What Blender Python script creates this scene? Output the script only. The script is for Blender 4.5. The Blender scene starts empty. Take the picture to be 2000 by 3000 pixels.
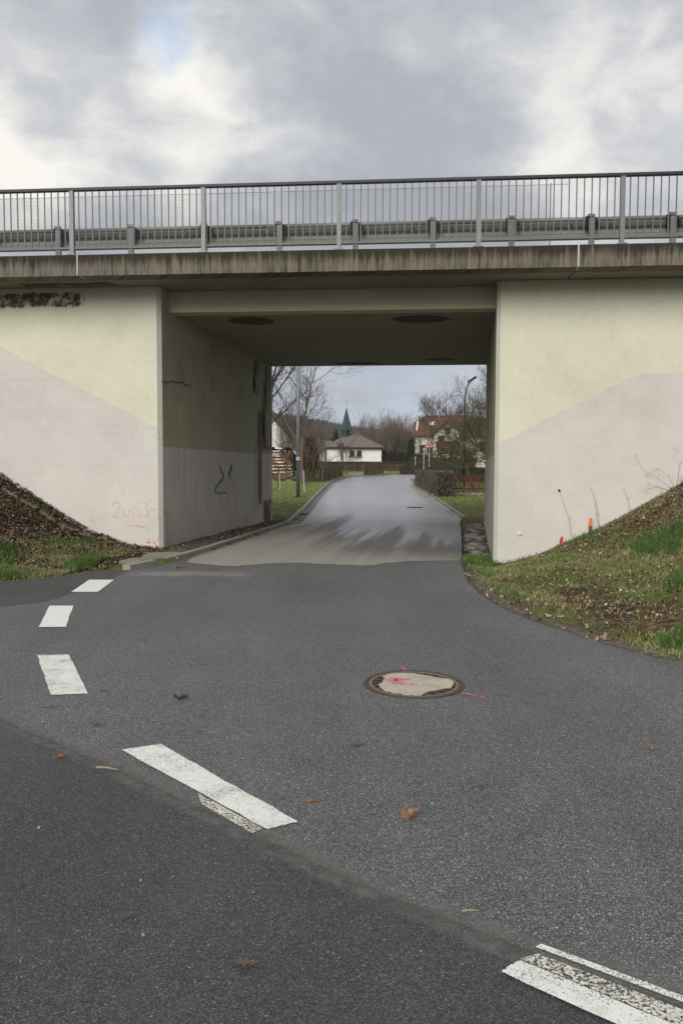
import bpy, math, random
import numpy as np
from mathutils import Matrix, Vector

random.seed(7)
RNG = np.random.default_rng(7)
R = math.radians
sc = bpy.context.scene
COL = sc.collection

# ------------------------------------------------------------------ camera
CAM_H = 1.6; PITCH = .0565; ROLL = .0033; F = 2250.
cam = bpy.data.cameras.new('camera'); cam_o = bpy.data.objects.new('camera', cam); COL.objects.link(cam_o)
cam.sensor_fit = 'VERTICAL'; cam.sensor_height = 36; cam.lens = 36 * F / 3000
cam.clip_start = .05; cam.clip_end = 5000
cam_o.matrix_world = Matrix.Translation((0, 0, CAM_H)) @ Matrix.Rotation(math.pi/2 - PITCH, 4, 'X') @ Matrix.Rotation(ROLL, 4, 'Z')
sc.camera = cam_o

# ------------------------------------------------------------------ light
SUN_EL = R(27); SUN_AZ = R(22)          # light travels towards +Y, a little to the right
EXPOSURE = .82
sc.view_settings.view_transform = 'Standard'; sc.view_settings.look = 'None'
sc.view_settings.exposure = EXPOSURE; sc.view_settings.gamma = 1
sc.cycles.max_bounces = 5; sc.cycles.diffuse_bounces = 3; sc.cycles.glossy_bounces = 2; sc.cycles.transparent_max_bounces = 8; sc.cycles.caustics_reflective = False; sc.cycles.caustics_refractive = False; sc.cycles.use_light_tree = False
sun = bpy.data.lights.new('sun', 'SUN'); sun.energy = 1.5; sun.angle = R(38); sun.color = (1, .965, .9)
sun_o = bpy.data.objects.new('sun', sun); COL.objects.link(sun_o)
ldir = Vector((math.sin(SUN_AZ)*math.cos(SUN_EL), math.cos(SUN_AZ)*math.cos(SUN_EL), -math.sin(SUN_EL)))
sun_o.rotation_euler = ldir.to_track_quat('-Z', 'Y').to_euler()
sun_o.location = (-6, -15, 12)

# ------------------------------------------------------------------ node helpers
class G:
    def __init__(s, nt): s.nt = nt
    def n(s, t, **k):
        o = s.nt.nodes.new(t)
        for a, v in k.items(): setattr(o, a, v)
        return o
    def set(s, sock, v):
        if isinstance(v, bpy.types.NodeSocket): s.nt.links.new(v, sock)
        elif v is not None:
            if sock.type == 'RGBA' and isinstance(v, (tuple, list)) and len(v) == 3: v = (*v, 1)
            if sock.type == 'RGBA' and isinstance(v, (int, float)): v = (v, v, v, 1)
            sock.default_value = v
    def pos(s): return s.n('ShaderNodeNewGeometry').outputs['Position']
    def obj(s): return s.n('ShaderNodeTexCoord').outputs['Object']
    def uv(s): return s.n('ShaderNodeTexCoord').outputs['UV']
    def attr(s, name): return s.n('ShaderNodeAttribute', attribute_name=name).outputs['Color']
    def rnd(s): return s.n('ShaderNodeObjectInfo').outputs['Random']
    def mapv(s, v, scale=(1, 1, 1), rot=(0, 0, 0), loc=(0, 0, 0)):
        o = s.n('ShaderNodeMapping'); s.set(o.inputs['Vector'], v)
        o.inputs['Scale'].default_value = scale; o.inputs['Rotation'].default_value = rot; o.inputs['Location'].default_value = loc
        return o.outputs[0]
    def noise(s, v, scale, detail=3, rough=.55, dist=0):
        o = s.n('ShaderNodeTexNoise'); s.set(o.inputs['Vector'], v)
        for k, x in (('Scale', scale), ('Detail', detail), ('Roughness', rough), ('Distortion', dist)): s.set(o.inputs[k], x)
        return o.outputs['Fac']
    def voro(s, v, scale, out='Color', feature='F1', rnd=1):
        o = s.n('ShaderNodeTexVoronoi', feature=feature); s.set(o.inputs['Vector'], v); s.set(o.inputs['Scale'], scale); s.set(o.inputs['Randomness'], rnd)
        return o.outputs[out]
    def m(s, op, a, b=None, c=None, clamp=False):
        o = s.n('ShaderNodeMath', operation=op, use_clamp=clamp); s.set(o.inputs[0], a)
        if b is not None: s.set(o.inputs[1], b)
        if c is not None: s.set(o.inputs[2], c)
        return o.outputs[0]
    def ramp(s, f, stops, interp='LINEAR'):
        o = s.n('ShaderNodeValToRGB'); s.set(o.inputs[0], f); cr = o.color_ramp; cr.interpolation = interp
        while len(cr.elements) < len(stops): cr.elements.new(.5)
        for e, (p, c) in zip(cr.elements, stops):
            e.position = p; e.color = (c, c, c, 1) if isinstance(c, (int, float)) else (*c, 1)
        return o.outputs[0]
    def step(s, f, a, b):
        o = s.n('ShaderNodeMapRange', interpolation_type='SMOOTHSTEP'); s.set(o.inputs[0], f); s.set(o.inputs[1], a); s.set(o.inputs[2], b)
        return o.outputs[0]
    def mix(s, f, a, b, mode='MIX'):
        o = s.n('ShaderNodeMix', data_type='RGBA', blend_type=mode); s.set(o.inputs[0], f); s.set(o.inputs[6], a); s.set(o.inputs[7], b)
        return o.outputs[2]
    def sep(s, v): return s.n('ShaderNodeSeparateXYZ'), v
    def xyz(s, v):
        o = s.n('ShaderNodeSeparateXYZ'); s.set(o.inputs[0], v); return o.outputs
    def comb(s, x=0, y=0, z=0):
        o = s.n('ShaderNodeCombineXYZ'); s.set(o.inputs[0], x); s.set(o.inputs[1], y); s.set(o.inputs[2], z); return o.outputs[0]
    def bump(s, h, strength=.3, dist=.01):
        o = s.n('ShaderNodeBump'); s.set(o.inputs['Height'], h); s.set(o.inputs['Strength'], strength); s.set(o.inputs['Distance'], dist)
        return o.outputs[0]

MATS = {}
def material(name, fn):
    """fn(g) returns dict(color, rough, normal, metal, alpha, spec)"""
    m = bpy.data.materials.new(name); m.use_nodes = True; nt = m.node_tree
    b = nt.nodes['Principled BSDF']; g = G(nt); d = fn(g)
    g.set(b.inputs['Base Color'], d['color']); g.set(b.inputs['Roughness'], d.get('rough', .8))
    if 'normal' in d: g.set(b.inputs['Normal'], d['normal'])
    if 'metal' in d: g.set(b.inputs['Metallic'], d['metal'])
    if 'alpha' in d: g.set(b.inputs['Alpha'], d['alpha'])
    g.set(b.inputs['Specular IOR Level'], d.get('spec', .4))
    MATS[name] = m
    return m
def simple(name, c, rough=.7, var=.25, scale=6, metal=0, bump=.15, objvar=.0, spec=.4):
    def fn(g):
        p = g.pos()
        n = g.noise(p, scale, 5, .6)
        k = g.m('MULTIPLY_ADD', n, 2*var, 1 - var)
        if objvar: k = g.m('MULTIPLY', k, g.m('MULTIPLY_ADD', g.rnd(), 2*objvar, 1 - objvar))
        col = g.mix(1, c, k, 'MULTIPLY')
        return dict(color=col, rough=rough, metal=metal, spec=spec, normal=g.bump(g.noise(p, scale*6, 4, .6), bump, .01))
    return material(name, fn)

# ------------------------------------------------------------------ sky
w = bpy.data.worlds.new('World'); sc.world = w; w.use_nodes = True; w.cycles.sampling_method = 'MANUAL'; w.cycles.sample_map_resolution = 512
g = G(w.node_tree); bg = w.node_tree.nodes['Background']
sky = g.n('ShaderNodeTexSky', sky_type='NISHITA'); sky.sun_disc = False; sky.sun_elevation = SUN_EL
sky.sun_rotation = math.atan2(-ldir.x, -ldir.y) ; sky.altitude = 300; sky.air_density = 1.2; sky.dust_density = 1.5
d = g.n('ShaderNodeTexCoord').outputs['Generated']; X, Y, Z = g.xyz(d)
def skydir(px, py):
    dx = (px - 1000)/F; dy = (1500 - py)/F; v_ = Vector((dx, math.cos(PITCH) + dy*math.sin(PITCH), -math.sin(PITCH) + dy*math.cos(PITCH))); return v_.normalized()
dn = g.n('ShaderNodeTexNoise'); g.set(dn.inputs['Vector'], d); dn.inputs['Scale'].default_value = 5.5; dn.inputs['Detail'].default_value = 6; dn.inputs['Roughness'].default_value = .58
wv = g.n('ShaderNodeVectorMath', operation='MULTIPLY_ADD'); g.set(wv.inputs[0], dn.outputs['Color']); wv.inputs[1].default_value = (.22, .22, .20); wv.inputs[2].default_value = (-.11, -.11, -.10)
wd_ = g.n('ShaderNodeVectorMath', operation='ADD'); g.set(wd_.inputs[0], d); g.set(wd_.inputs[1], wv.outputs[0]); wdir = wd_.outputs[0]
ds_ = g.mapv(wdir, (1, 1, 1.7), (0, 0, 0), (.37, 2.1, .9))
lum = g.m('ADD', g.m('MULTIPLY_ADD', g.noise(ds_, 3.4, 5, .55), 1.15, -.26), g.m('MULTIPLY_ADD', g.noise(g.mapv(d, (1, 1, 2.0), (0, 0, 0), (.2, .6, .1)), 7.5, 10, .60, .35), 1.15, -.57))
for px, py, rr, amp in ((40, 430, .17, .62), (560, 400, .15, .40), (1680, 190, .18, .16), (1250, 120, .12, .12), (1700, 500, .10, .34), (420, 150, .07, .35), (1010, 260, .30, -.15), (130, 160, .2, -.14), (420, 490, .09, -.2), (1180, 400, .14, -.16), (1920, 330, .1, .12)):
    dm = g.n('ShaderNodeVectorMath', operation='DISTANCE'); g.set(dm.inputs[0], wdir); dm.inputs[1].default_value = skydir(px, py)
    lum = g.m('ADD', lum, g.m('MULTIPLY', g.step(dm.outputs['Value'], rr, 0), amp))
cl = g.ramp(lum, [(.08, (3.0, 3.12, 3.4)), (.32, (3.7, 3.81, 4.06)), (.46, (4.35, 4.42, 4.58)), (.56, (5.05, 5.06, 5.02)), (.85, (6.7, 6.55, 6.1))])
dm = g.n('ShaderNodeVectorMath', operation='DISTANCE'); g.set(dm.inputs[0], wdir); dm.inputs[1].default_value = skydir(430, 80)
gap = g.step(g.noise(ds_, 3.1, 5, .55), .70, .80)     # other gaps in the cloud deck, all round
hm = g.m('MAXIMUM', g.m('MULTIPLY', g.step(dm.outputs['Value'], .055, .015), .75), gap)
hz_ = g.noise(g.comb(g.m('MULTIPLY', X, 5), g.m('MULTIPLY', Y, 5), g.m('MULTIPLY', Z, 26)), 1, 5, .55, .3)
low = g.m('MULTIPLY', g.step(Z, .20, .03), g.m('MULTIPLY_ADD', g.step(hz_, .38, .62), .75, .15))     # the cloud deck thins to pale blue low down
blue = g.mix(.7, sky.outputs[0], (3.9, 4.9, 6.5))
col = g.mix(g.m('MULTIPLY', hm, .85), cl, blue)
col = g.mix(low, col, (4.2, 4.8, 5.75))
g.set(bg.inputs[0], col); bg.inputs[1].default_value = .085

# ------------------------------------------------------------------ mesh helpers
WLOC = {}
def tag(o, label=None, cat=None, group=None, kind=None):
    if label: o['label'] = label
    if cat: o['category'] = cat
    if group: o['group'] = group
    if kind: o['kind'] = kind
    return o
def link(name, me, mat=None, parent=None, loc=(0, 0, 0), rot=None):
    o = bpy.data.objects.new(name, me); COL.objects.link(o); o.location = loc
    if rot: o.rotation_euler = rot
    if me is not None and mat is not None and len(me.materials) == 0:
        for k in (mat if isinstance(mat, (list, tuple)) else [mat]): me.materials.append(MATS[k] if isinstance(k, str) else k)
    WLOC[o.name] = Vector(loc)
    if parent is not None:
        o.parent = parent; o.matrix_parent_inverse = Matrix.Translation(-WLOC[parent.name])
    return o
def empty(name, loc):
    o = bpy.data.objects.new(name, None); COL.objects.link(o); o.location = loc; o.empty_display_size = .3; WLOC[o.name] = Vector(loc); return o
class MB:
    def __init__(s): s.v = []; s.f = []; s.mi = []; s.uvs = None
    def add(s, vs, fs, mi=0):
        k = len(s.v); s.v += [tuple(map(float, a)) for a in vs]
        for f in fs: s.f.append(tuple(i + k for i in f)); s.mi.append(mi)
        return s
    def corners(s, c, mi=0):      # 8 corners: bottom 0-3 ccw, top 4-7
        return s.add(c, [(3, 2, 1, 0), (4, 5, 6, 7), (0, 1, 5, 4), (1, 2, 6, 5), (2, 3, 7, 6), (3, 0, 4, 7)], mi)
    def box(s, c, size, rz=0, mi=0, tilt=None):
        x, y, z = size[0]/2, size[1]/2, size[2]/2
        M = Matrix.Rotation(rz, 3, 'Z')
        if tilt is not None: M = M @ tilt
        return s.corners([Vector(c) + M @ Vector(a) for a in ((-x, -y, -z), (x, -y, -z), (x, y, -z), (-x, y, -z), (-x, -y, z), (x, -y, z), (x, y, z), (-x, y, z))], mi)
    def tube(s, pts, rad, n=6, mi=0, cap=True):
        pts = [Vector(a) for a in pts]; rad = [float(q) for q in rad] if hasattr(rad, '__len__') else [rad]*len(pts)
        vs = []; fs = []
        for i, a in enumerate(pts):
            d = (pts[min(i+1, len(pts)-1)] - pts[max(i-1, 0)]).normalized()
            t = Vector((1, 0, 0)) if abs(d.x) < .8 else Vector((0, 1, 0))
            e1 = d.cross(t).normalized(); e2 = d.cross(e1)
            for k in range(n):
                th = 2*math.pi*k/n; vs.append(a + rad[i]*(math.cos(th)*e1 + math.sin(th)*e2))
        for i in range(len(pts) - 1):
            for k in range(n): fs.append((i*n + k, i*n + (k+1) % n, (i+1)*n + (k+1) % n, (i+1)*n + k))
        if cap and n > 2: fs += [tuple(range(n))[::-1], tuple((len(pts)-1)*n + k for k in range(n))]
        return s.add(vs, fs, mi)
    def poly_prism(s, poly, z0, z1, mi=0):     # poly ccw xy
        n = len(poly)
        vs = [(*a[:2], z0) for a in poly] + [(*a[:2], z1) for a in poly]
        return s.add(vs, [tuple(range(n))[::-1], tuple(range(n, 2*n))] + [(i, (i+1) % n, n + (i+1) % n, n + i) for i in range(n)], mi)
    def mesh(s, name, smooth=False):
        me = bpy.data.meshes.new(name); me.from_pydata(s.v, [], s.f); me.polygons.foreach_set('material_index', s.mi)
        if smooth: me.polygons.foreach_set('use_smooth', [True]*len(s.f))
        me.update(); return me
    def build(s, name, mat, parent=None, smooth=False): return link(name, s.mesh(name, smooth), mat, parent)
def np_mesh(name, V, Fc, colors=None, smooth=False):
    """V (n,3), Fc (m,k) faces of one size, optional per-vertex colours"""
    me = bpy.data.meshes.new(name); k = Fc.shape[1]; m = len(Fc)
    me.vertices.add(len(V)); me.vertices.foreach_set('co', V.astype(np.float32).ravel())
    me.loops.add(m*k); me.loops.foreach_set('vertex_index', Fc.astype(np.int32).ravel())
    me.polygons.add(m); me.polygons.foreach_set('loop_start', np.arange(0, m*k, k, dtype=np.int32)); me.polygons.foreach_set('loop_total', np.full(m, k, dtype=np.int32))
    if smooth: me.polygons.foreach_set('use_smooth', np.ones(m, dtype=bool))
    if colors is not None:
        a = me.attributes.new('col', 'FLOAT_COLOR', 'POINT'); c = np.ones((len(V), 4), np.float32); c[:, :3] = colors; a.data.foreach_set('color', c.ravel())
    me.update(calc_edges=True); me.validate(); return me

# ------------------------------------------------------------------ survey: photograph points turned into metres
def ray(px, py):
    dx = (px - 1000)/F; dy = (1500 - py)/F; cr, sr = math.cos(ROLL), math.sin(ROLL); c, s = math.cos(PITCH), math.sin(PITCH)
    xu = dx*cr - dy*sr; yu = dx*sr + dy*cr
    return xu, c + yu*s, -s + yu*c
def gp(px, py, z=0):
    d = ray(px, py); t = (z - CAM_H)/d[2]; return (d[0]*t, d[1]*t)
def at(px, py, Y):
    d = ray(px, py); t = Y/d[1]; return Vector((d[0]*t, Y, CAM_H + d[2]*t))
BY = [-100, 20, 23.3, 26, 30, 35, 40, 45, 50, 55, 62, 70, 80, 100, 120, 200, 400, 900]; BZ = [0, 0, .0, .035, .095, .175, .245, .31, .375, .455, .62, .83, 1.02, 1.45, 1.85, 3.2, 7, 16]
def B(y): return np.interp(y, BY, BZ)
def gh(px, py):       # where the sight line meets the rising ground
    d = ray(px, py); a, b = 3., 300.
    for _ in range(60):
        t = (a + b)/2
        if CAM_H + d[2]*t > B(d[1]*t): a = t
        else: b = t
    return Vector((d[0]*a, d[1]*a, float(B(d[1]*a))))
L0 = np.array([-3.4515, 14.7627]); AU, AV = .0823, .1635
UU = np.array([math.cos(AU), -math.sin(AU)]); VV = np.array([math.sin(AV), math.cos(AV)])
W = 6.30; ZS = 5.034; ZB = 4.626; ZF = 5.40; TL = 8.43; OV = .933; BS = .42
def bw(u, v, z): q = L0 + u*UU + v*VV; return (float(q[0]), float(q[1]), z)
IUV = np.linalg.inv(np.array([UU, VV]).T)
def uvof(x, y): return IUV[0, 0]*(x - L0[0]) + IUV[0, 1]*(y - L0[1]), IUV[1, 0]*(x - L0[0]) + IUV[1, 1]*(y - L0[1])

def vnoise(x, y, s, seed=0):      # smooth value noise in numpy
    x = np.asarray(x)*s; y = np.asarray(y)*s
    xi = np.floor(x).astype(int); yi = np.floor(y).astype(int); fx = x - xi; fy = y - yi
    fx = fx*fx*(3 - 2*fx); fy = fy*fy*(3 - 2*fy)
    def h(a, b): 
        n = (a*374761393 + b*668265263 + seed*1442695) & 0x7fffffff
        n = ((n ^ (n >> 13))*1274126177) & 0x7fffffff
        return ((n ^ (n >> 16)) & 0xffff)/65535.
    return (h(xi, yi)*(1-fx) + h(xi+1, yi)*fx)*(1-fy) + (h(xi, yi+1)*(1-fx) + h(xi+1, yi+1)*fx)*fy
def inside(x, y, poly):
    x = np.asarray(x, float); y = np.asarray(y, float); r = np.zeros(x.shape, bool); n = len(poly)
    for i in range(n):
        x0, y0 = poly[i][:2]; x1, y1 = poly[(i+1) % n][:2]
        if y0 == y1: continue
        c = ((y0 > y) != (y1 > y)) & (x < (x1 - x0)*(y - y0)/(y1 - y0) + x0); r ^= c
    return r
def dist(x, y, line):
    x = np.asarray(x, float); y = np.asarray(y, float); best = np.full(x.shape, 1e9)
    for (x0, y0), (x1, y1) in zip([a[:2] for a in line[:-1]], [a[:2] for a in line[1:]]):
        dx, dy = x1 - x0, y1 - y0; t = np.clip(((x - x0)*dx + (y - y0)*dy)/(dx*dx + dy*dy), 0, 1)
        best = np.minimum(best, np.hypot(x - x0 - t*dx, y - y0 - t*dy))
    return best
def resample(line, n):
    P = np.array([a[:2] for a in line]); s = np.r_[0, np.cumsum(np.hypot(*np.diff(P, axis=0).T))]; q = np.linspace(0, s[-1], n)
    return np.c_[np.interp(q, s, P[:, 0]), np.interp(q, s, P[:, 1])]

# edges of the paved ground
TOE_L = [(-70, 6.0), (-10, 8.9), (-4.74, 10.61), (-4.17, 11.2), (-3.7, 11.93), (-3.3, 11.96)]
KERB = [(-3.3, 11.96), (-3.14, 12.2), (-2.82, 13.2), (-2.53, 14.74), (-2.27, 16.45), (-1.91, 18.92), (-1.48, 21.96)]
KERB_FAR = [tuple(gh(*q)[:2]) for q in ((849, 1536), (895, 1493), (919, 1465), (943, 1440), (964, 1418), (981, 1408), (1014, 1400), (1070, 1396.5), (1120, 1393.5), (1200, 1388))]
KERB_FAR[0] = KERB[-1]; KERB_FAR.append((KERB_FAR[-1][0] + 22, KERB_FAR[-1][1] + 6))
TOE_R = [(2.09, 13.3), (1.99, 12.62), (1.74, 10.47), (1.82, 8.68), (2.27, 7.24), (2.79, 6.19), (4.2, 4.0), (8, 1), (70, -14)]
def chaikin(P, n=2):
    for _ in range(n):
        Q = [P[0]]
        for a, b in zip(P[:-1], P[1:]): Q += [(a[0]*.75 + b[0]*.25, a[1]*.75 + b[1]*.25), (a[0]*.25 + b[0]*.75, a[1]*.25 + b[1]*.75)]
        P = Q + [P[-1]]
    return P
TOE_R = chaikin(TOE_R); TOE_L = chaikin(TOE_L)
EDGE_R = [(2.09, 13.3), (2.61, 16.62), (2.94, 18.81), (3.56, 23.04)]
EDGE_R_FAR = [EDGE_R[-1]] + [tuple(gh(*q)[:2]) for q in ((1354, 1519), (1297, 1478), (1269, 1459), (1238, 1440), (1207, 1422), (1203, 1404))]
EDGE_R_FAR.append((EDGE_R_FAR[-1][0] + 3, EDGE_R_FAR[-1][1] + 5)); EDGE_R_FAR.append((30, EDGE_R_FAR[-1][1] + 9))
PAVED = TOE_L + KERB[1:2] + [TOE_R[0]] + TOE_R[1:] + [(70, -60), (-70, -60)]
TUNNEL = KERB + EDGE_R[::-1]
FAR_L = resample(KERB_FAR, 60); FAR_R = resample(EDGE_R_FAR, 60)
FARROAD = [tuple(a) for a in FAR_L] + [tuple(a) for a in FAR_R[::-1]]

def terrain(x, y):
    x = np.asarray(x, float); y = np.asarray(y, float); u, v = uvof(x, y)
    z = B(y).astype(float) + .06*np.clip((y - 18)/6, 0, 1)
    z += np.clip((y - 30)/30, 0, 1)*(vnoise(x, y, .25, 3) - .5)*.12*(y < 300)
    # left bank
    hL = np.interp(u, [-60, -12, -6, -3.23, -2.01, -1.36, -.63, 0], [4.3, 4.3, 3.0, 1.50, .73, .35, .10, .04])
    hR = np.interp(u, [W, 7.16, 8.02, 8.71, 9.69, 12, 16, 60], [-.22, .05, .42, .79, 1.39, 2.6, 4.3, 4.3])
    dl = dist(x, y, TOE_L); dr = dist(x, y, TOE_R); df = np.maximum(-v, 0)
    nz = (vnoise(x, y, 1.1, 1) - .5)*.16 + (vnoise(x, y, 3.1, 2) - .5)*.09
    front = v < .3
    tl = dl/(dl + df + 1e-3); tr = dr/(dr + df + 1e-3)
    zl = hL*tl**.85 + nz*np.clip(np.minimum(dl, df)/.6, 0, 1); zr = hR*tr**.9 + nz*np.clip(np.minimum(dr, df)/.6, 0, 1)
    z = np.where(front & (u < W/2), zl, z); z = np.where(front & (u >= W/2), zr, z)
    # strips beside the carriageway under the bridge
    inb = (v >= 0) & (v < TL + .5)
    z = np.where(inb & (u < W/2), .05 + nz*.2, z); z = np.where(inb & (u >= W/2), -.14 - .04*np.clip(v, 0, 3) + .03*np.clip(v, 0, 8) + nz*.4, z)
    p = inside(x, y, PAVED) | inside(x, y, TUNNEL) | inside(x, y, FARROAD)
    z = np.where(p, np.minimum(z, B(y) - .06), z)
    return z

# ------------------------------------------------------------------ materials
def asphalt(name, tones, patch, big_var=.24, rough=.78, stone=300, smear=False):
    def fn(g):
        p = g.pos(); flat = g.mapv(p, (1, 1, .2))
        v = g.xyz(g.voro(flat, stone))[0]
        v2 = g.xyz(g.voro(g.mapv(p, (1, 1, .2), loc=(.37, .11, 0)), stone*.55))[1]
        c = g.ramp(v, [(0, tones[0]), (.45, tones[1]), (.8, tones[2]), (.93, tones[3]), (1, tones[4])])
        grit = g.ramp(v2, [(0, .72), (.8, 1.0), (.975, 1.1), (.992, 2.0), (1, 2.8)])
        c = g.mix(1, c, grit, 'MULTIPLY')
        L = g.noise(p, .55, 5, .6, .3); L2 = g.noise(p, 3.5, 4, .65)
        k = g.m('ADD', g.m('MULTIPLY_ADD', L, 2*big_var, 1 - big_var), g.m('MULTIPLY_ADD', L2, .3, -.15))
        c = g.mix(1, c, k, 'MULTIPLY')
        c = g.mix(g.m('MULTIPLY', g.step(g.noise(p, 1.4, 6, .65, .5), .52, .75), .45), c, patch)
        if smear:
            x, y, z = g.xyz(p)
            a = g.m('ABSOLUTE', g.m('DIVIDE', g.m('SUBTRACT', y, 11.55), .42)); b = g.m('ABSOLUTE', g.m('DIVIDE', g.m('ADD', x, 2.25), 1.05))
            f = g.m('MULTIPLY', g.step(a, 1, .2), g.step(b, 1, .55))
            f = g.m('MULTIPLY', f, g.step(g.noise(g.mapv(p, (2, 5, 1)), 1.5, 6, .7), .3, .6))
            c = g.mix(g.m('MULTIPLY', f, .8), c, (.3, .285, .265))
        h = g.voro(flat, stone, 'Distance')
        sp = g.step(g.voro(g.mapv(p, (1, 1, .2), loc=(.7, .3, 0)), 1.7, 'Distance'), .10, .03); c = g.mix(g.m('MULTIPLY', sp, g.m('MULTIPLY', g.step(g.noise(p, 1.1, 2), .5, .6), .35)), c, (.035, .034, .033))
        wt = g.noise(g.mapv(p, (.9, .12, .2), (0, 0, .25)), 1.3, 4, .6, .2); c = g.mix(1, c, g.m('MULTIPLY_ADD', wt, .5, .75), 'MULTIPLY')
        return dict(color=c, rough=g.m('MULTIPLY_ADD', L2, .2, rough - .1), spec=.35, normal=g.bump(h, .55, .004))
    return material(name, fn)
asphalt('asphalt_dark', (.038, .066, .105, .155, .25), (.10, .102, .107))
asphalt('asphalt_light', (.045, .105, .19, .335, .58), (.165, .158, .148), smear=True)
def fn(g):      # carriageway under and beyond the bridge: dry dust near the mouth, wet film further in
    p = g.pos(); x, y, z = g.xyz(p)
    u = g.m('SUBTRACT', g.m('MULTIPLY', x, math.cos(AV)), g.m('MULTIPLY', y, math.sin(AV)))
    v = g.m('ADD', g.m('MULTIPLY', x, math.sin(AV)), g.m('MULTIPLY', y, math.cos(AV)))
    st = g.comb(g.m('ADD', u, g.m('MULTIPLY', v, .01)), g.m('MULTIPLY', v, .03), 0)
    n1 = g.noise(st, 2.3, 5, .55, .1); n3 = g.noise(g.comb(g.m('ADD', u, 7.3), g.m('MULTIPLY', v, .03), 0), 2.1, 4, .55, .1); n2 = g.noise(g.comb(u, g.m('MULTIPLY', v, .35), 0), .7, 3, .5, 0)
    uc = g.m('ADD', u, 2.5)
    td = g.m('ADD', g.m('DIVIDE', g.m('SUBTRACT', v, 15.3), 6.5), g.m('ADD', g.m('MULTIPLY', uc, .34), g.m('ADD', g.m('MULTIPLY_ADD', n2, .9, -.45), g.m('MULTIPLY_ADD', n1, 2.2, -1.1))))
    damp = g.m('MULTIPLY', g.step(td, -.4, .5), g.step(v, 12.4, 15.5))
    tf = g.m('ADD', g.m('DIVIDE', g.m('SUBTRACT', v, 18.0), 10), g.m('ADD', g.m('MULTIPLY', uc, .12), g.m('MULTIPLY_ADD', n3, 3.6, -1.8)))
    film = g.m('MULTIPLY', g.step(tf, -.1, .6), g.step(v, 13.2, 17.5))
    agg = g.xyz(g.voro(p, 200))[0]
    dust = g.mix(1, g.ramp(agg, [(0, (.26, .238, .205)), (.7, (.35, .325, .285)), (1, (.48, .45, .4))]), g.m('MULTIPLY_ADD', g.noise(st, 2.6, 6, .65), .6, .7), 'MULTIPLY')
    wet = g.ramp(agg, [(0, (.085, .078, .068)), (.8, (.135, .125, .11)), (1, (.2, .187, .168))])
    far = g.step(v, 21, 27)
    c = g.mix(damp, dust, wet); c = g.mix(g.m('MULTIPLY', film, .75), c, (.17, .171, .175))
    c = g.mix(far, c, g.mix(g.noise(p, .8, 4, .6), (.40, .403, .413), (.5, .5, .51)))  # pale asphalt with the wet road's sky reflection painted into its colour
    r = g.m('SUBTRACT', .78, g.m('ADD', g.m('MULTIPLY', damp, .26), g.m('MULTIPLY', film, .29)))
    r = g.m('ADD', r, g.m('MULTIPLY_ADD', g.noise(p, 3, 4, .6), .1, -.05))
    return dict(color=c, rough=r, spec=g.m('MULTIPLY_ADD', film, .5, .4), normal=g.bump(g.voro(p, 160, 'Distance'), g.m('MULTIPLY_ADD', film, -.34, .36), .003))
material('asphalt_wet', fn)

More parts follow.
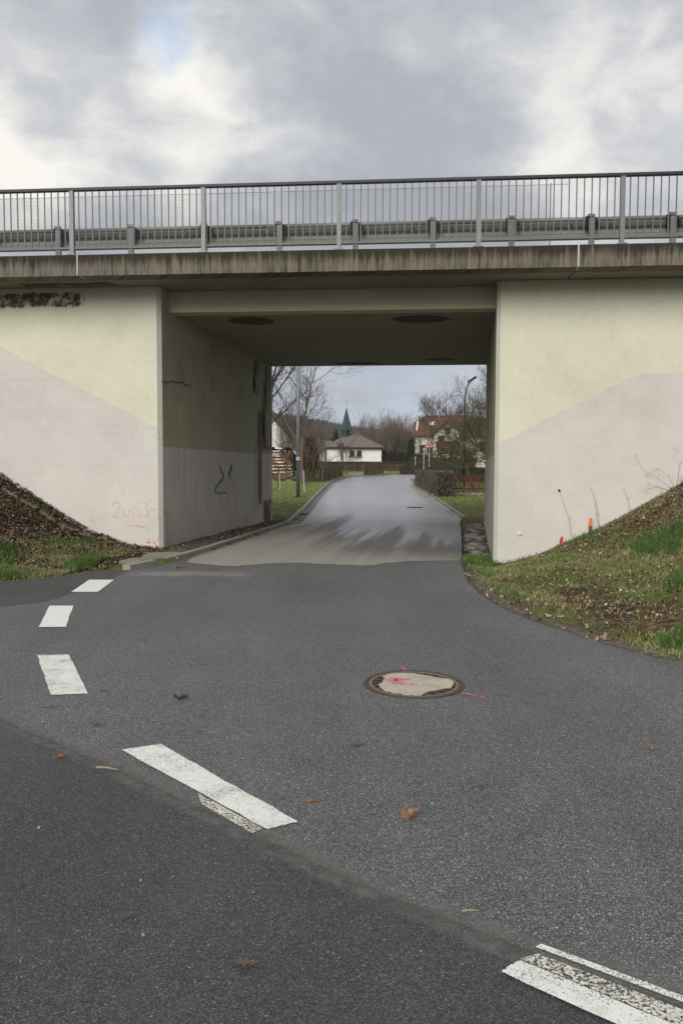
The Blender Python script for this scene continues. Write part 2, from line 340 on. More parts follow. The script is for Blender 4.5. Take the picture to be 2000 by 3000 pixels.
def concrete(name, c, mold=(.17, .165, .07), moldamt=.5, pits=True, streak=0, dark=(.05, .045, .035), board=True):
    def fn(g):
        p = g.pos(); x, y, z = g.xyz(p)
        n = g.noise(p, 1.1, 6, .62, .2); n2 = g.noise(p, 9, 5, .65)
        col = g.mix(1, c, g.m('ADD', g.m('MULTIPLY_ADD', n, .34, .8), g.m('MULTIPLY_ADD', n2, .16, -.05)), 'MULTIPLY')
        a = g.m('MULTIPLY', g.step(g.noise(p, .75, 6, .65, .3), .5, .78), moldamt)
        col = g.mix(a, col, mold)
        vs = g.comb(g.m('MULTIPLY', g.m('ADD', x, g.m('MULTIPLY', y, .6)), 6), 0, g.m('MULTIPLY', z, .45))
        s = g.noise(vs, 1.2, 6, .7)
        if streak:
            s3 = g.noise(g.comb(g.m('MULTIPLY', g.m('ADD', x, g.m('MULTIPLY', y, .6)), 15), 0, g.m('MULTIPLY', z, 1.3)), 1.2, 5, .7)
            s = g.m('MULTIPLY_ADD', s3, .5, g.m('MULTIPLY', s, .5))
            if name == 'fascia': s = g.m('ADD', s, g.m('MULTIPLY', g.step(z, 5.12, 5.40), .17))
            col = g.mix(g.m('MULTIPLY', g.step(s, .42, .66), streak), col, dark)
            if name == 'fascia': col = g.mix(g.m('MULTIPLY', g.step(g.voro(p, 21, 'Distance'), .2, .08), g.step(g.noise(p, 3, 3), .5, .7)), col, (.26, .25, .21))
        hl = g.noise(g.comb(g.m('MULTIPLY', x, .35), g.m('MULTIPLY', y, .35), g.m('MULTIPLY', z, 9)), 1, 5, .7)
        h = n2
        if board:
            col = g.mix(g.m('MULTIPLY', g.step(hl, .60, .68), .16), col, mold)
            h = g.m('ADD', n2, g.m('MULTIPLY', hl, .8))
            jf = g.m('ABSOLUTE', g.m('SUBTRACT', g.m('FRACT', g.m('ADD', g.m('DIVIDE', z, .56), g.m('MULTIPLY', g.noise(p, .6, 2), .06))), .5)); jl = g.m('MULTIPLY', g.step(jf, .015, .003), g.step(g.noise(p, 2.3, 5, .7), .5, .7))
            col = g.mix(g.m('MULTIPLY', jl, .13), col, dark); h = g.m('SUBTRACT', h, g.m('MULTIPLY', jl, .5))
        if pits:
            pit = g.voro(g.mapv(p, (1, 1, 1.6)), 8.5, 'Distance'); msk = g.step(g.noise(p, 1.6, 3), .5, .62)
            q = g.m('MULTIPLY', g.step(pit, .13, .05), msk)
            col = g.mix(g.m('MULTIPLY', q, .6), col, dark); h = g.m('SUBTRACT', h, q)
            pit2 = g.step(g.voro(g.mapv(p, (1, 1, 2.0), loc=(3, 1, 2)), 15, 'Distance'), .15, .06)
            col = g.mix(g.m('MULTIPLY', g.m('MULTIPLY', pit2, g.step(g.noise(p, 2.2, 3), .48, .62)), .6), col, dark)
        return dict(color=col, rough=.88, spec=.25, normal=g.bump(h, .35, .012))
    return material(name, fn)
concrete('paint_cream', (.69, .672, .52), (.54, .515, .36), .42)
concrete('paint_grey', (.635, .595, .545), (.44, .40, .34), .3)
concrete('cream_inner', (.43, .41, .285), (.2, .18, .10), .6, streak=.35, dark=(.17, .15, .10))  # darker, streaked copy of the cream for the tunnel walls
concrete('grey_inner', (.60, .565, .52), (.27, .24, .19), .5, streak=.3, dark=(.22, .19, .15))  # slightly darker, streaked copy of the grey for the tunnel walls
concrete('paint_edge', (.56, .55, .47), (.36, .35, .2), .4, board=False)
concrete('soffit', (.26, .24, .18), (.15, .14, .08), .5)  # the cream paint again, with the underside's shade put into the colour
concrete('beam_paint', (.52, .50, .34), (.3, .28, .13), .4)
concrete('fascia', (.20, .175, .135), (.075, .062, .042), .7, streak=.92, dark=(.024, .019, .012), board=False)
concrete('kerb_stone', (.30, .285, .25), (.10, .10, .06), .6, board=False)
concrete('sealant', (.5, .49, .46), (.3, .3, .26), .3, pits=False, board=False)
concrete('slab', (.27, .24, .2), (.12, .11, .07), .6, board=False)
concrete('moss_stone', (.2, .18, .13), (.12, .13, .04), .9, board=False)
concrete('white_wall', (.84, .82, .76), (.6, .58, .5), .25, pits=False, board=False)
concrete('cream_wall', (.72, .68, .55), (.6, .55, .42), .25, pits=False, board=False)

def decal(name, c, mode, p1=.5, p2=.7, scale=(1, 1), c2=None):
    """weathering with a shape of its own: alpha from noise, fading at the patch edge"""
    def fn(g):
        uv = g.uv(); u, v, _ = g.xyz(uv); p = g.pos(); x, y, z = g.xyz(p)
        e = lambda t: g.m('SUBTRACT', 1, g.m('ABSOLUTE', g.m('MULTIPLY_ADD', t, 2, -1)))
        if mode == 'ellipse':
            r = g.m('POWER', g.m('ADD', g.m('POWER', g.m('MULTIPLY_ADD', u, 2, -1), 2), g.m('POWER', g.m('MULTIPLY_ADD', v, 2, -1), 2)), .5)
            a = g.m('MULTIPLY', g.step(g.m('ADD', r, g.m('MULTIPLY_ADD', g.noise(p, 4, 4), .3, -.15)), .98, .8), g.m('MULTIPLY_ADD', g.noise(p, 2, 4), .8, .3))
        elif mode == 'streak':
            s = g.noise(g.comb(g.m('MULTIPLY', u, scale[0]), 0, g.m('MULTIPLY', v, scale[1])), 1, 5, .65, .4)
            a = g.m('MULTIPLY', g.step(s, p1, p2), g.m('MULTIPLY', g.step(e(u), 0, .25), g.step(e(v), 0, .15)))
        else:
            s = g.noise(p, scale[0], 7, .72, .2)
            f = g.m('MULTIPLY', g.step(e(u), 0, .35), g.step(e(v), 0, .6))
            a = g.step(g.m('MULTIPLY', s, g.m('MULTIPLY_ADD', f, .7, .5)), p1, p2)
            a = g.m('MULTIPLY', a, g.step(f, 0, .12))
        col = c if c2 is None else g.mix(g.noise(p, 9, 5, .7), c, c2)
        if mode == 'patch' and p2 > .8: a = g.m('MULTIPLY', a, .55)
        return dict(color=col, alpha=a, rough=.85, spec=.2)
    return material(name, fn)
decal('mould_black', (.055, .042, .025), 'patch', .40, .70, (8, 1), (.15, .12, .07))
decal('damp_round', (.085, .072, .06), 'ellipse')
decal('streak_black', (.014, .013, .011), 'streak', .47, .58, (9, 1.3))
decal('streak_white', (.55, .54, .52), 'streak', .5, .6, (11, 2.2))
decal('streak_rust', (.16, .10, .045), 'streak', .38, .6, (5, .8))
decal('streak_faint', (.20, .18, .11), 'streak', .42, 1.0, (14, .8))
decal('mud_pale', (.30, .26, .205), 'patch', .40, .85, (13, 1))
decal('seam_blend', (.25, .242, .225), 'patch', .28, .9, (9, 1))
decal('mud_dry', (.19, .172, .145), 'patch', .42, .85, (13, 1))

def paint(name, c, wear, scale=60, rough=.7, lo=.40, hi=.5, dirt=(.35, .33, .28)):
    def fn(g):
        p = g.pos(); n = g.noise(p, scale, 5, .75); b = g.noise(p, 5, 4, .6)
        a = g.step(g.m('ADD', n, g.m('MULTIPLY_ADD', b, .34, -.17 - wear)), lo - .06, hi - .06)
        col = g.mix(g.m('MULTIPLY', g.step(g.noise(p, 14, 5, .7), .45, .75), .5), c, dirt)
        return dict(color=col, alpha=a, rough=rough, spec=.3)
    return material(name, fn)
paint('road_paint', (.84, .83, .78), -.06, dirt=(.65, .63, .57))
paint('road_paint_worn', (.84, .83, .77), .03, 150, dirt=(.58, .55, .48))
paint('road_paint_flaking', (.75, .73, .62), .085, 80)
paint('spray_pink', (.80, .16, .22), .10, 45, dirt=(.7, .3, .3))
paint('spray_orange', (.84, .38, .27), .16, 38, dirt=(.72, .5, .4))
paint('spray_red', (.85, .05, .03), -.05, 30, dirt=(.8, .1, .06))
paint('spray_blue', (.06, .16, .30), .07, 30, dirt=(.14, .2, .27))
paint('spray_crimson', (.62, .16, .14), .12, 40, dirt=(.55, .25, .2))

simple('galvanised', (.19, .20, .195), .5, .22, 8, .35, .1)
simple('galvanised_rail', (.25, .245, .225), .55, .22, 5, .3, .1)
simple('handrail_dark', (.035, .035, .036), .5, .3, 8, .3, .1)
simple('bar_steel', (.16, .158, .148), .6, .3, 7, .3, .1)
simple('wire', (.17, .17, .165), .5, .2, 9, .5, .05)
simple('pole_grey', (.19, .205, .22), .45, .12, 4, .3, .05)
simple('pole_pale', (.6, .6, .58), .5, .15, 4, 0, .05)
simple('iron_rust', (.105, .075, .058), .75, .4, 30, .2, .4)
simple('iron_tan', (.21, .165, .125), .8, .35, 30, .1, .4)
simple('iron_dark', (.02, .018, .016), .8, .3, 30, 0, .3)
material('cover_concrete', lambda g: dict(color=g.mix(g.step(g.noise(g.pos(), 7, 5, .6, .4),   .42, .56), (.45, .39, .31), g.mix(g.noise(g.pos(), 60, 4, .7), (.48, .42, .335), (.6, .54, .44))), rough=.5, normal=g.bump(g.noise(g.pos(), 45, 5, .7), .5, .006)))
simple('band_red', (.7, .12, .06), .5, .1); simple('band_white', (.8, .78, .72), .5, .1)
simple('stake_orange', (.95, .20, .05), .6, .12)
simple('wood_weathered', (.13, .10, .06), .9, .4, 9, 0, .4, .25)
simple('wood_fence_red', (.115, .035, .022), .8, .35, 9, 0, .3, .25)
simple('wood_fence_brown', (.095, .072, .04), .9, .4, 9, 0, .4, .3)
simple('wood_pale', (.5, .42, .3), .85, .3, 9, 0, .3, .2)
simple('brace_green', (.05, .16, .13), .6, .2)
simple('log_bark', (.075, .04, .024), .95, .5, 14, 0, .6, .45)
simple('log_end', (.13, .062, .032), .9, .5, 20, 0, .4, .6)
simple('batten', (.15, .10, .058), .9, .3, 9, 0, .3, .25)
simple('tarp_dark', (.02, .02, .021), .35, .3, 4, 0, .2); simple('tarp_pale', (.6, .6, .6), .35, .15, 4, 0, .2)
simple('bark_dark', (.055, .042, .032), .95, .35, 12, 0, .5); simple('bark_pale', (.15, .12, .09), .95, .35, 12, 0, .5)
simple('bark_green', (.075, .07, .032), .95, .4, 8, 0, .5); simple('bark_tan', (.2, .165, .125), .95, .35, 6, 0, .4)
simple('twig_dark', (.085, .066, .055), .95, .3, 5, 0, 0); simple('twig_tan', (.19, .15, .115), .95, .3, 3, 0, 0)
simple('twig_green', (.10, .09, .048), .95, .35, 3, 0, 0); simple('twig_red', (.09, .055, .043), .95, .3, 3, 0, 0)
simple('hedge_core', (.045, .035, .025), 1, .4, 5, 0, .5)
simple('copper_green', (.055, .09, .082), .6, .35, 3, .2, .15); simple('copper_dark', (.03, .045, .04), .6, .35, 3, .2, .15)
simple('dark_trim', (.025, .02, .018), .7, .2); simple('glass_dark', (.03, .026, .024), .15, .2, 1)
simple('door_dark', (.05, .035, .025), .6, .2); simple('skylight_pale', (.75, .75, .76), .3, .1)
simple('balcony_wood', (.06, .035, .03), .8, .3, 8, 0, .2)
simple('sign_white', (.82, .82, .8), .5, .05); simple('sign_red', (.65, .03, .03), .5, .08); simple('sign_black', (.015, .015, .015), .5, .1)
simple('litter_white', (.8, .8, .78), .6, .1); simple('lamp_grey', (.28, .29, .30), .4, .1, 4, .4)
simple('stone_grey', (.19, .182, .17), .9, .4, 12, 0, .5, .2); simple('stone_pale', (.33, .315, .28), .9, .3, 12, 0, .5, .2)
simple('forest_dark', (.018, .022, .016), 1, .5, .05, 0, 0)
simple('conifer', (.018, .035, .012), .9, .4, 3, 0, 0)
simple('field_far', (.14, .13, .055), 1, .4, .03, 0, 0)
simple('thatch_leaf', (.1, .06, .03), .9, .3)
for nm, c in (('leaf_tan', (.33, .19, .11)), ('leaf_orange', (.36, .14, .04)), ('leaf_brown', (.10, .065, .045)), ('leaf_red', (.14, .062, .052)), ('leaf_dull', (.12, .095, .065)), ('leaf_straw', (.36, .30, .19))):
    simple(nm, c, .75, .3, 60, 0, .3)
def roof(name, c, pitch=14):
    def fn(g):
        p = g.pos(); x, y, z = g.xyz(p)
        k = g.m('MULTIPLY_ADD', g.noise(p, 2.2, 6, .7), .7, .62)
        rows = g.m('FRACT', g.m('MULTIPLY', z, pitch*.35))
        col = g.mix(1, c, k, 'MULTIPLY')
        return dict(color=col, rough=.85, normal=g.bump(rows, .4, .03))
    return material(name, fn)
roof('roof_brown', (.175, .135, .12)); roof('roof_red', (.135, .058, .042)); roof('roof_grey', (.09, .075, .07))
def attrmat(name, rough=.8, trans=0, var=.0):
    def fn(g): return dict(color=g.attr('col'), rough=rough, spec=.25)
    return material(name, fn)
attrmat('blade'); attrmat('leaf_litter', .85); attrmat('hedge_leaf', .9)

def fn(g):       # soil and turf; the zones are painted per vertex: R turf, G leaf litter, B mud
    p = g.pos(); r, gg, b = g.xyz(g.attr('zone'))
    n = g.noise(p, 2.2, 6, .65); f = g.noise(p, 24, 5, .75); c = g.xyz(g.voro(p, 17))[0]
    turf = g.ramp(g.m('ADD', g.m('MULTIPLY', n, .6), g.m('MULTIPLY', f, .4)), [(.3, (.075, .065, .03)), (.45, (.12, .14, .04)), (.58, (.17, .20, .058)), (.72, (.26, .24, .1))])
    litter = g.ramp(c, [(0, (.045, .028, .018)), (.4, (.085, .052, .033)), (.75, (.14, .085, .054)), (1, (.24, .16, .1))])
    litter = g.mix(1, litter, g.m('MULTIPLY_ADD', f, .8, .6), 'MULTIPLY')
    mud = g.ramp(f, [(.3, (.06, .048, .037)), (.5, (.12, .10, .076)), (.7, (.21, .18, .14))])
    col = g.mix(g.step(g.m('ADD', gg, g.m('MULTIPLY_ADD', n, .8, -.4)), .35, .65), turf, litter)
    col = g.mix(g.step(g.m('ADD', b, g.m('MULTIPLY_ADD', f, .9, -.45)), .35, .65), col, mud)
    return dict(color=col, rough=.95, spec=.2, normal=g.bump(g.m('ADD', f, g.noise(p, 70, 3)), .8, .03))
material('earth', fn)

# ------------------------------------------------------------------ ground
def build_ground():
    xs = np.unique(np.round(np.r_[np.linspace(-450, -40, 14), np.linspace(-40, -12, 15), np.arange(-12, -7, .5), np.arange(-7, 11, .16), np.arange(11, 16, .5), np.linspace(16, 40, 13), np.linspace(40, 450, 14)], 3))
    ys = np.unique(np.round(np.r_[np.linspace(-120, 0, 13), np.arange(0, 5, .4), np.arange(5, 26, .16), np.arange(26, 60, .35), np.arange(60, 130, 1.), np.linspace(130, 420, 24)], 3))
    Xg, Yg = np.meshgrid(xs, ys); Zg = terrain(Xg, Yg)
    V = np.c_[Xg.ravel(), Yg.ravel(), Zg.ravel()]; nx, ny = len(xs), len(ys)
    i = np.arange(nx*ny).reshape(ny, nx); Fc = np.c_[i[:-1, :-1].ravel(), i[:-1, 1:].ravel(), i[1:, 1:].ravel(), i[1:, :-1].ravel()]
    me = np_mesh('ground', V, Fc, smooth=True)
    x, y = V[:, 0], V[:, 1]; u, v = uvof(x, y); z = np.zeros((len(V), 4), np.float32); z[:, 3] = 1
    dr = dist(x, y, TOE_R); dl = dist(x, y, TOE_L); nn = vnoise(x, y, 1.3, 9)
    left = (v < 0) & (u < W/2)
    z[:, 1] = np.where(left, np.clip(.35 + .5*np.clip(-u/2, 0, 1)*(dl > .5) + .4*(nn - .5), 0, 1), z[:, 1])
    z[:, 2] = np.where(left, np.clip(.75 - dl/.35, 0, 1)*.6, 0)
    right = (v < 0) & (u >= W/2)
    z[:, 1] = np.where(right, np.clip(.38 + .4*np.clip((dr - 1.6)/2, 0, 1) + .7*(nn - .5), 0, 1), z[:, 1])
    z[:, 2] = np.where(right, np.clip(1.1 - dr/.5 + .8*(nn - .5), 0, 1), z[:, 2])
    ub = (v >= -.1) & (v < TL + 1.5); z[:, 2] = np.where(ub, .95, z[:, 2])
    ne = (v >= TL + 1.5) & (v < TL + 4); z[:, 2] = np.where(ne, .5*(nn), z[:, 2])
    a = me.attributes.new('zone', 'FLOAT_COLOR', 'POINT'); a.data.foreach_set('color', z.ravel())
    tag(link('ground', me, 'earth'), kind='structure')
build_ground()

def sheet(name, poly, z, mat):
    import bmesh
    bm = bmesh.new(); vs = [bm.verts.new((x, y, z)) for x, y in poly]; f = bm.faces.new(vs); f.normal_update()
    bmesh.ops.triangulate(bm, faces=[f], quad_method='BEAUTY', ngon_method='EAR_CLIP'); bm.normal_update()
    for f in bm.faces:
        if f.normal.z < 0: f.normal_flip()
    me = bpy.data.meshes.new(name); bm.to_mesh(me); bm.free(); return tag(link(name, me, mat), kind='structure')
SEAM = [(-3.28, 10.78), (-3.38, 9.82), (-3.52, 9.01), (-3.91, 8.72), (-5.5, 8.4), (-5.6, 6.0), (-3.2, 5.55), (-2.18, 4.82), (-1.24, 4.04), (-.61, 3.49), (-.36, 3.26), (.03, 2.91), (.61, 2.47), (1.1, 2.14), (2.2, 1.35), (5, -.2), (9, -1.4)]
sheet('main_road', [q for q in PAVED], 0, 'asphalt_dark')
MOUTH = [(-2.61, 12.91), (-1.81, 12.39), (-1.22, 12.81), (-.67, 12.92), (-.45, 12.78), (.31, 12.58), (.53, 12.63), (.8, 13.0), (1.3, 13.25), (2.09, 13.3)]
rng = random.Random(3)
def wob(line, n, a):
    P = resample(line, n); return [(x + (rng.random() - .5)*a, y + (rng.random() - .5)*a) for x, y in P]
MOUTHW = wob(MOUTH, 50, .05); MOUTHW[-1] = (2.09, 13.3)
sheet('side_road', wob(SEAM, 160, .012) + [q for q in TOE_R[:0:-1] if q[1] > .6] + [(2.09, 13.3)] + MOUTHW[::-1][1:] + [(-2.63, 14.2), (-2.84, 13.2), (-3.15, 12.25), (-3.28, 11.96), (-3.3, 11.5)], .004, 'asphalt_light')
def strip(name, A, Bp, dz, mat, n=4):
    V = []; Fc = []
    for i in range(len(A)):
        for k in range(n + 1):
            t = k/n; x = A[i][0]*(1-t) + Bp[i][0]*t; y = A[i][1]*(1-t) + Bp[i][1]*t; V.append((x, y, float(B(y)) + dz))
    for i in range(len(A) - 1):
        for k in range(n): a = i*(n+1) + k; Fc.append((a, a+1, a+n+2, a+n+1))
    return tag(MB().add(V, Fc).build(name, mat), kind='structure')
TL_L = resample([(-2.61, 12.91)] + [(-2.6, 14.3), (-2.5, 14.8)] + KERB[4:], 40)
# carriageway under the bridge: from the ragged mouth to the far portal
sheet('underpass_road', MOUTHW + EDGE_R[1:] + KERB[:3:-1] + [(-2.53, 14.74), (-2.66, 14.0)], .008, 'asphalt_wet')
fr = strip('village_road', FAR_R, FAR_L, .008, 'asphalt_wet', 6)

# joint between the two asphalts
def ribbon(name, line, width, z, mat, parent=None, n=None, jitter=.0):
    P = resample(line, n or max(4, int(len(line)*6))); V = []; Fc = []; uv = []
    for i, (x, y) in enumerate(P):
        a = P[max(i-1, 0)]; b = P[min(i+1, len(P)-1)]; d = (b - a)/max(np.hypot(*(b - a)), 1e-6); nrm = (-d[1], d[0]); w_ = width*(1 + (rng.random() - .5)*jitter)/2
        V += [(x - nrm[0]*w_, y - nrm[1]*w_, z), (x + nrm[0]*w_, y + nrm[1]*w_, z)]; t = i/(len(P)-1); uv += [(t, 0), (t, 1)]
    for i in range(len(P) - 1): Fc.append((2*i+1, 2*i, 2*i+2, 2*i+3))
    me = MB().add(V, Fc).mesh(name); set_uv(me, uv); return link(name, me, mat, parent)
def set_uv(me, uv):
    l = me.uv_layers.new(name='UVMap')
    for lp in me.loops: l.data[lp.index].uv = uv[lp.vertex_index]
for nm, ln, wd in (('asphalt_joint', SEAM[6:15], .26), ('asphalt_joint', SEAM[6:15], .10), ('verge_dirt', [(2.15, 12.6), (1.9, 10.4), (1.93, 8.72), (2.32, 7.3), (2.84, 6.25), (4.2, 4.05)], .34), ('verge_dirt', [(-8, 9.5), (-4.74, 10.5), (-4.15, 11.1), (-3.6, 11.8), (-3.2, 11.9)], .3), ('verge_dirt', [(-2.9, 12.5), (-2.62, 13.6), (-2.38, 15.2), (-2.1, 17.1), (-1.7, 19.8)], .22)):
    tag(ribbon(nm, ln, wd, .0125 if nm == 'verge_dirt' else (.0062 if wd > .2 else .0074), 'mud_pale' if nm == 'verge_dirt' else ('seam_blend' if wd > .2 else 'mud_dry'), None, 80, .7 if wd < .2 or nm == 'verge_dirt' else .15), kind='structure')

# ------------------------------------------------------------------ kerbs and gutters
kerb_root = tag(empty('kerb', (-2.5, 15, 0)), kind='structure')
def stones_along(line, n, width, h, depth, root, name, mat, off, lift=0, jit=.012, gap=.012):
    P = resample(line, n + 1)
    for i in range(n):
        a, b = P[i], P[i+1]; d = b - a; ln = np.hypot(*d); d = d/ln; nr = np.array((-d[1], d[0]))
        c = (a + b)/2 + nr*off; z = float(B(c[1]))
        za, zb = float(B(a[1])), float(B(b[1])); j = lambda: (rng.random() - .5)*jit
        hw = width/2; e = d*(ln/2 - gap/2); vs = []
        for (sx, sy, top) in ((-1, -1, 0), (1, -1, 0), (1, 1, 0), (-1, 1, 0), (-1, -1, 1), (1, -1, 1), (1, 1, 1), (-1, 1, 1)):
            q = c + e*sx + nr*(hw*sy*(.88 if top and sy < 0 else 1)); zz_ = (zb if sx > 0 else za)
            vs.append((q[0] + j(), q[1] + j(), zz_ + (h + lift + j() if top else -depth)))
        MB().corners(vs).build(name, mat, root)
stones_along(KERB, 12, .15, .085, .12, kerb_root, 'kerb_stone', 'kerb_stone', .075)
stones_along(KERB_FAR[:9], 62, .13, .10, .12, kerb_root, 'kerb_stone', 'kerb_stone', .065, jit=.006)
kr = tag(empty('kerb', (4, 25, 0)), kind='structure')
stones_along(EDGE_R_FAR[1:7], 40, .12, .07, .12, kr, 'kerb_stone', 'kerb_stone', -.06, jit=.006)
gl = tag(empty('gutter', (-1.2, 26, 0)), kind='structure')
stones_along(KERB_FAR[:7], 96, .30, .018, .05, gl, 'gutter_stone', 'stone_grey', -.15, 0, .006)
grt = tag(empty('gutter', (3.7, 26, 0)), kind='structure')
stones_along(EDGE_R_FAR[1:6], 70, .26, .018, .05, grt, 'gutter_stone', 'stone_pale', .14, 0, .006)
sl = MB(); 
for c, sx, sy, rz in (((-3.2, 13.55), .62, .9, .2), ((-3.42, 12.85), .6, .42, .25)):
    sl = MB().box((c[0], c[1], .03), (sx, sy, .07), rz); tag(sl.build('paving_slab', 'slab'), 'cracked flat concrete paving slab ' + ('between the kerb and the left abutment corner' if sy > .5 else 'sunk into grass at the start of the kerb'), 'paving slab')

# ------------------------------------------------------------------ bridge
bridge = tag(empty('road_bridge', bw(0, 0, 0)), 'concrete road bridge with cream and grey painted abutments over the underpass', 'bridge')
CH = .07; LEFT = -26; RIGHT = W + 26; ZL = -1.2
def abut(side):
    m = MB()
    if side < 0: U_ = lambda u: u
    else: U_ = lambda u: W - u      # mirrored across the opening
    q = lambda u, v, z: bw(U_(u), v, z)
    if side < 0: line = [(-CH, 2.37), (-3.18, 3.94), (-3.6, 4.1), (LEFT, 4.1)]; zc = 2.37; zt = 2.01
    else: line = [(-CH, 2.07), (-2.45, 3.29), (-2.75, 3.335), (-3.33, 3.35), (LEFT, 3.4)]; zc = 2.07; zt = 1.86
    fl = (lambda f: f) if side < 0 else (lambda f: f[::-1])
    # front face, split at the painted line
    n = len(line)
    lo = [q(line[-1][0], 0, ZL), q(-CH, 0, ZL)] + [q(u, 0, z) for u, z in line]
    m.add(lo, [fl(tuple(range(len(lo))))], 1)
    up = [q(u, 0, z) for u, z in line[::-1]] + [q(-CH, 0, ZS), q(LEFT, 0, ZS)]
    m.add(up, [fl(tuple(range(len(up))))], 0)
    # chamfered corner and tunnel wall
    m.add([q(-CH, 0, ZL), q(0, CH, ZL), q(0, CH, zc), q(-CH, 0, zc), q(0, CH, ZS), q(-CH, 0, ZS)], [fl((0, 1, 2, 3)), fl((3, 2, 4, 5))], 2)
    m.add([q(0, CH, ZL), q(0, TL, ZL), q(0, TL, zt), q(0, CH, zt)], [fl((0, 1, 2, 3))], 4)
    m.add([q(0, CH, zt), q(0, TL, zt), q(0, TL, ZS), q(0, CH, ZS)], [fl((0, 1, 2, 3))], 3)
    # back, top, ends
    m.add([q(0, TL, ZL), q(LEFT, TL, ZL), q(LEFT, TL, ZS), q(0, TL, ZS)], [fl((0, 1, 2, 3))], 1)
    m.add([q(LEFT, 0, ZS), q(-CH, 0, ZS), q(0, CH, ZS), q(0, TL, ZS), q(LEFT, TL, ZS)], [fl((0, 1, 2, 3, 4))], 0)
    m.add([q(LEFT, 0, ZL), q(LEFT, 0, ZS), q(LEFT, TL, ZS), q(LEFT, TL, ZL)], [fl((0, 1, 2, 3))], 0)
    return m.build('abutment', ['paint_cream', 'paint_grey', 'paint_edge', 'cream_inner', 'grey_inner'], bridge)
ab_l = abut(-1); tag(ab_l, 'left abutment with orange sprayed numbers near its corner'); ab_r = abut(1); tag(ab_r, 'right abutment with grey paint rising to a flat step')
def ubox(m, u0, u1, v0, v1, z0, z1, mi=0):
    return m.corners([bw(u0, v0, z0), bw(u1, v0, z0), bw(u1, v1, z0), bw(u0, v1, z0), bw(u0, v0, z1), bw(u1, v0, z1), bw(u1, v1, z1), bw(u0, v1, z1)], mi)
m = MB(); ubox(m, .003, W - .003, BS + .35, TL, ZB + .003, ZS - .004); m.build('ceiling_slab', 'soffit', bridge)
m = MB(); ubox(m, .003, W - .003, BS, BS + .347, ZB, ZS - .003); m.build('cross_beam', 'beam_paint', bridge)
m = MB(); ubox(m, LEFT, RIGHT, -OV + .42, TL + .9, ZS + .002, ZF - .03); m.build('deck_slab', 'soffit', bridge)
for a, b in ((LEFT, -1.145), (-1.115, 7.605), (7.635, RIGHT)):
    m = MB()      # edge beam with a drip nose and a slightly sloping top
    sec = [(-OV, ZS - .012), (-OV + .05, ZS - .012), (-OV + .06, ZS + .004), (-OV + .418, ZS + .004), (-OV + .418, ZF + .025), (-OV + .03, ZF), (-OV, ZF - .02)]
    n = len(sec); k = max(2, int((b - a)/1.2)); vs = []; fs = []
    for i in range(k + 1):
        u = a + (b - a)*i/k
        for v, z in sec: vs.append(bw(u, v + (rng.random() - .5)*.004, z + (rng.random() - .5)*.006))
    for i in range(k):
        for j in range(n): fs.append((i*n + j, (i+1)*n + j, (i+1)*n + (j+1) % n, i*n + (j+1) % n))
    fs += [tuple(range(n)), tuple(k*n + j for j in range(n))[::-1]]
    m.add(vs, [f[::-1] for f in fs]); m.build('edge_beam', 'fascia', bridge)
for u in (-1.13, 7.62):
    m = MB(); ubox(m, u - .014, u + .014, -OV + .006, -OV + .3, ZS - .002, ZF - .006); m.build('joint_seal', 'sealant', bridge)
m = MB(); ubox(m, LEFT, RIGHT, TL + .905, TL + 1.3, ZS - .01, ZF + .02); m.build('edge_beam', 'fascia', bridge)

def wallquad(name, pts, mat, parent, off):
    o_ = Vector(off); me = MB().add([Vector(p) + o_ for p in pts], [(0, 1, 2, 3)]).mesh(name); set_uv(me, [(0, 0), (1, 0), (1, 1), (0, 1)]); return link(name, me, mat, parent)
NF = Vector((-math.sin(AU), -math.cos(AU), 0)); NT = Vector((math.cos(AV), -math.sin(AV), 0)); NR = -NT
fq = lambda u0, u1, z0, z1: [bw(u0, 0, z0), bw(u1, 0, z0), bw(u1, 0, z1), bw(u0, 0, z1)]
tq = lambda v0, v1, z0, z1: [bw(0, v0, z0), bw(0, v1, z0), bw(0, v1, z1), bw(0, v0, z1)]
rq = lambda v0, v1, z0, z1: [bw(W, v1, z0), bw(W, v0, z0), bw(W, v0, z1), bw(W, v1, z1)]
e = .003
wallquad('mould_stain', fq(-4.6, -1.15, 4.60, 5.02), 'mould_black', ab_l, NF*e)
for a, b, z0, z1, mt in ((7.15, 8.40, 2.05, 4.62, 'streak_black'), (7.0, 8.2, .6, 2.3, 'streak_faint'), (6.35, 7.15, 3.3, 4.6, 'streak_white'), (6.3, 7.0, 3.6, 4.6, 'streak_black'), (6.75, 7.25, .5, 3.3, 'streak_rust'), (6.4, 7.0, .4, 2.4, 'streak_white'), (7.3, 8.35, .03, .7, 'streak_rust')):
    e += .0006; wallquad('wall_stain', tq(a, b, z0, z1), mt, ab_l, NT*e)
for a, b, z0, z1, mt in ((6.2, 8.3, .3, 4.6, 'streak_faint'),):
    wallquad('wall_stain', rq(a, b, z0, z1), mt, ab_r, NR*.004)
cs = bpy.data.objects['ceiling_slab']
for uc, vc, ru, rv in ((1.39, 1.37, .52, .46), (4.82, 1.4, .64, .46), (2.6, 7.9, .8, .3), (5.0, 7.2, .5, .3)):
    wallquad('damp_stain', [bw(uc - ru, vc - rv, ZB), bw(uc + ru, vc - rv, ZB), bw(uc + ru, vc + rv, ZB), bw(uc - ru, vc + rv, ZB)], 'damp_round', cs, (0, 0, -.004 if True else 0))
ds = bpy.data.objects['deck_slab']
wallquad('mould_stain', [bw(-2.8, -.5, ZS), bw(-.5, -.5, ZS), bw(-.5, -.05, ZS), bw(-2.8, -.05, ZS)], 'mould_black', ds, (0, 0, -.004))

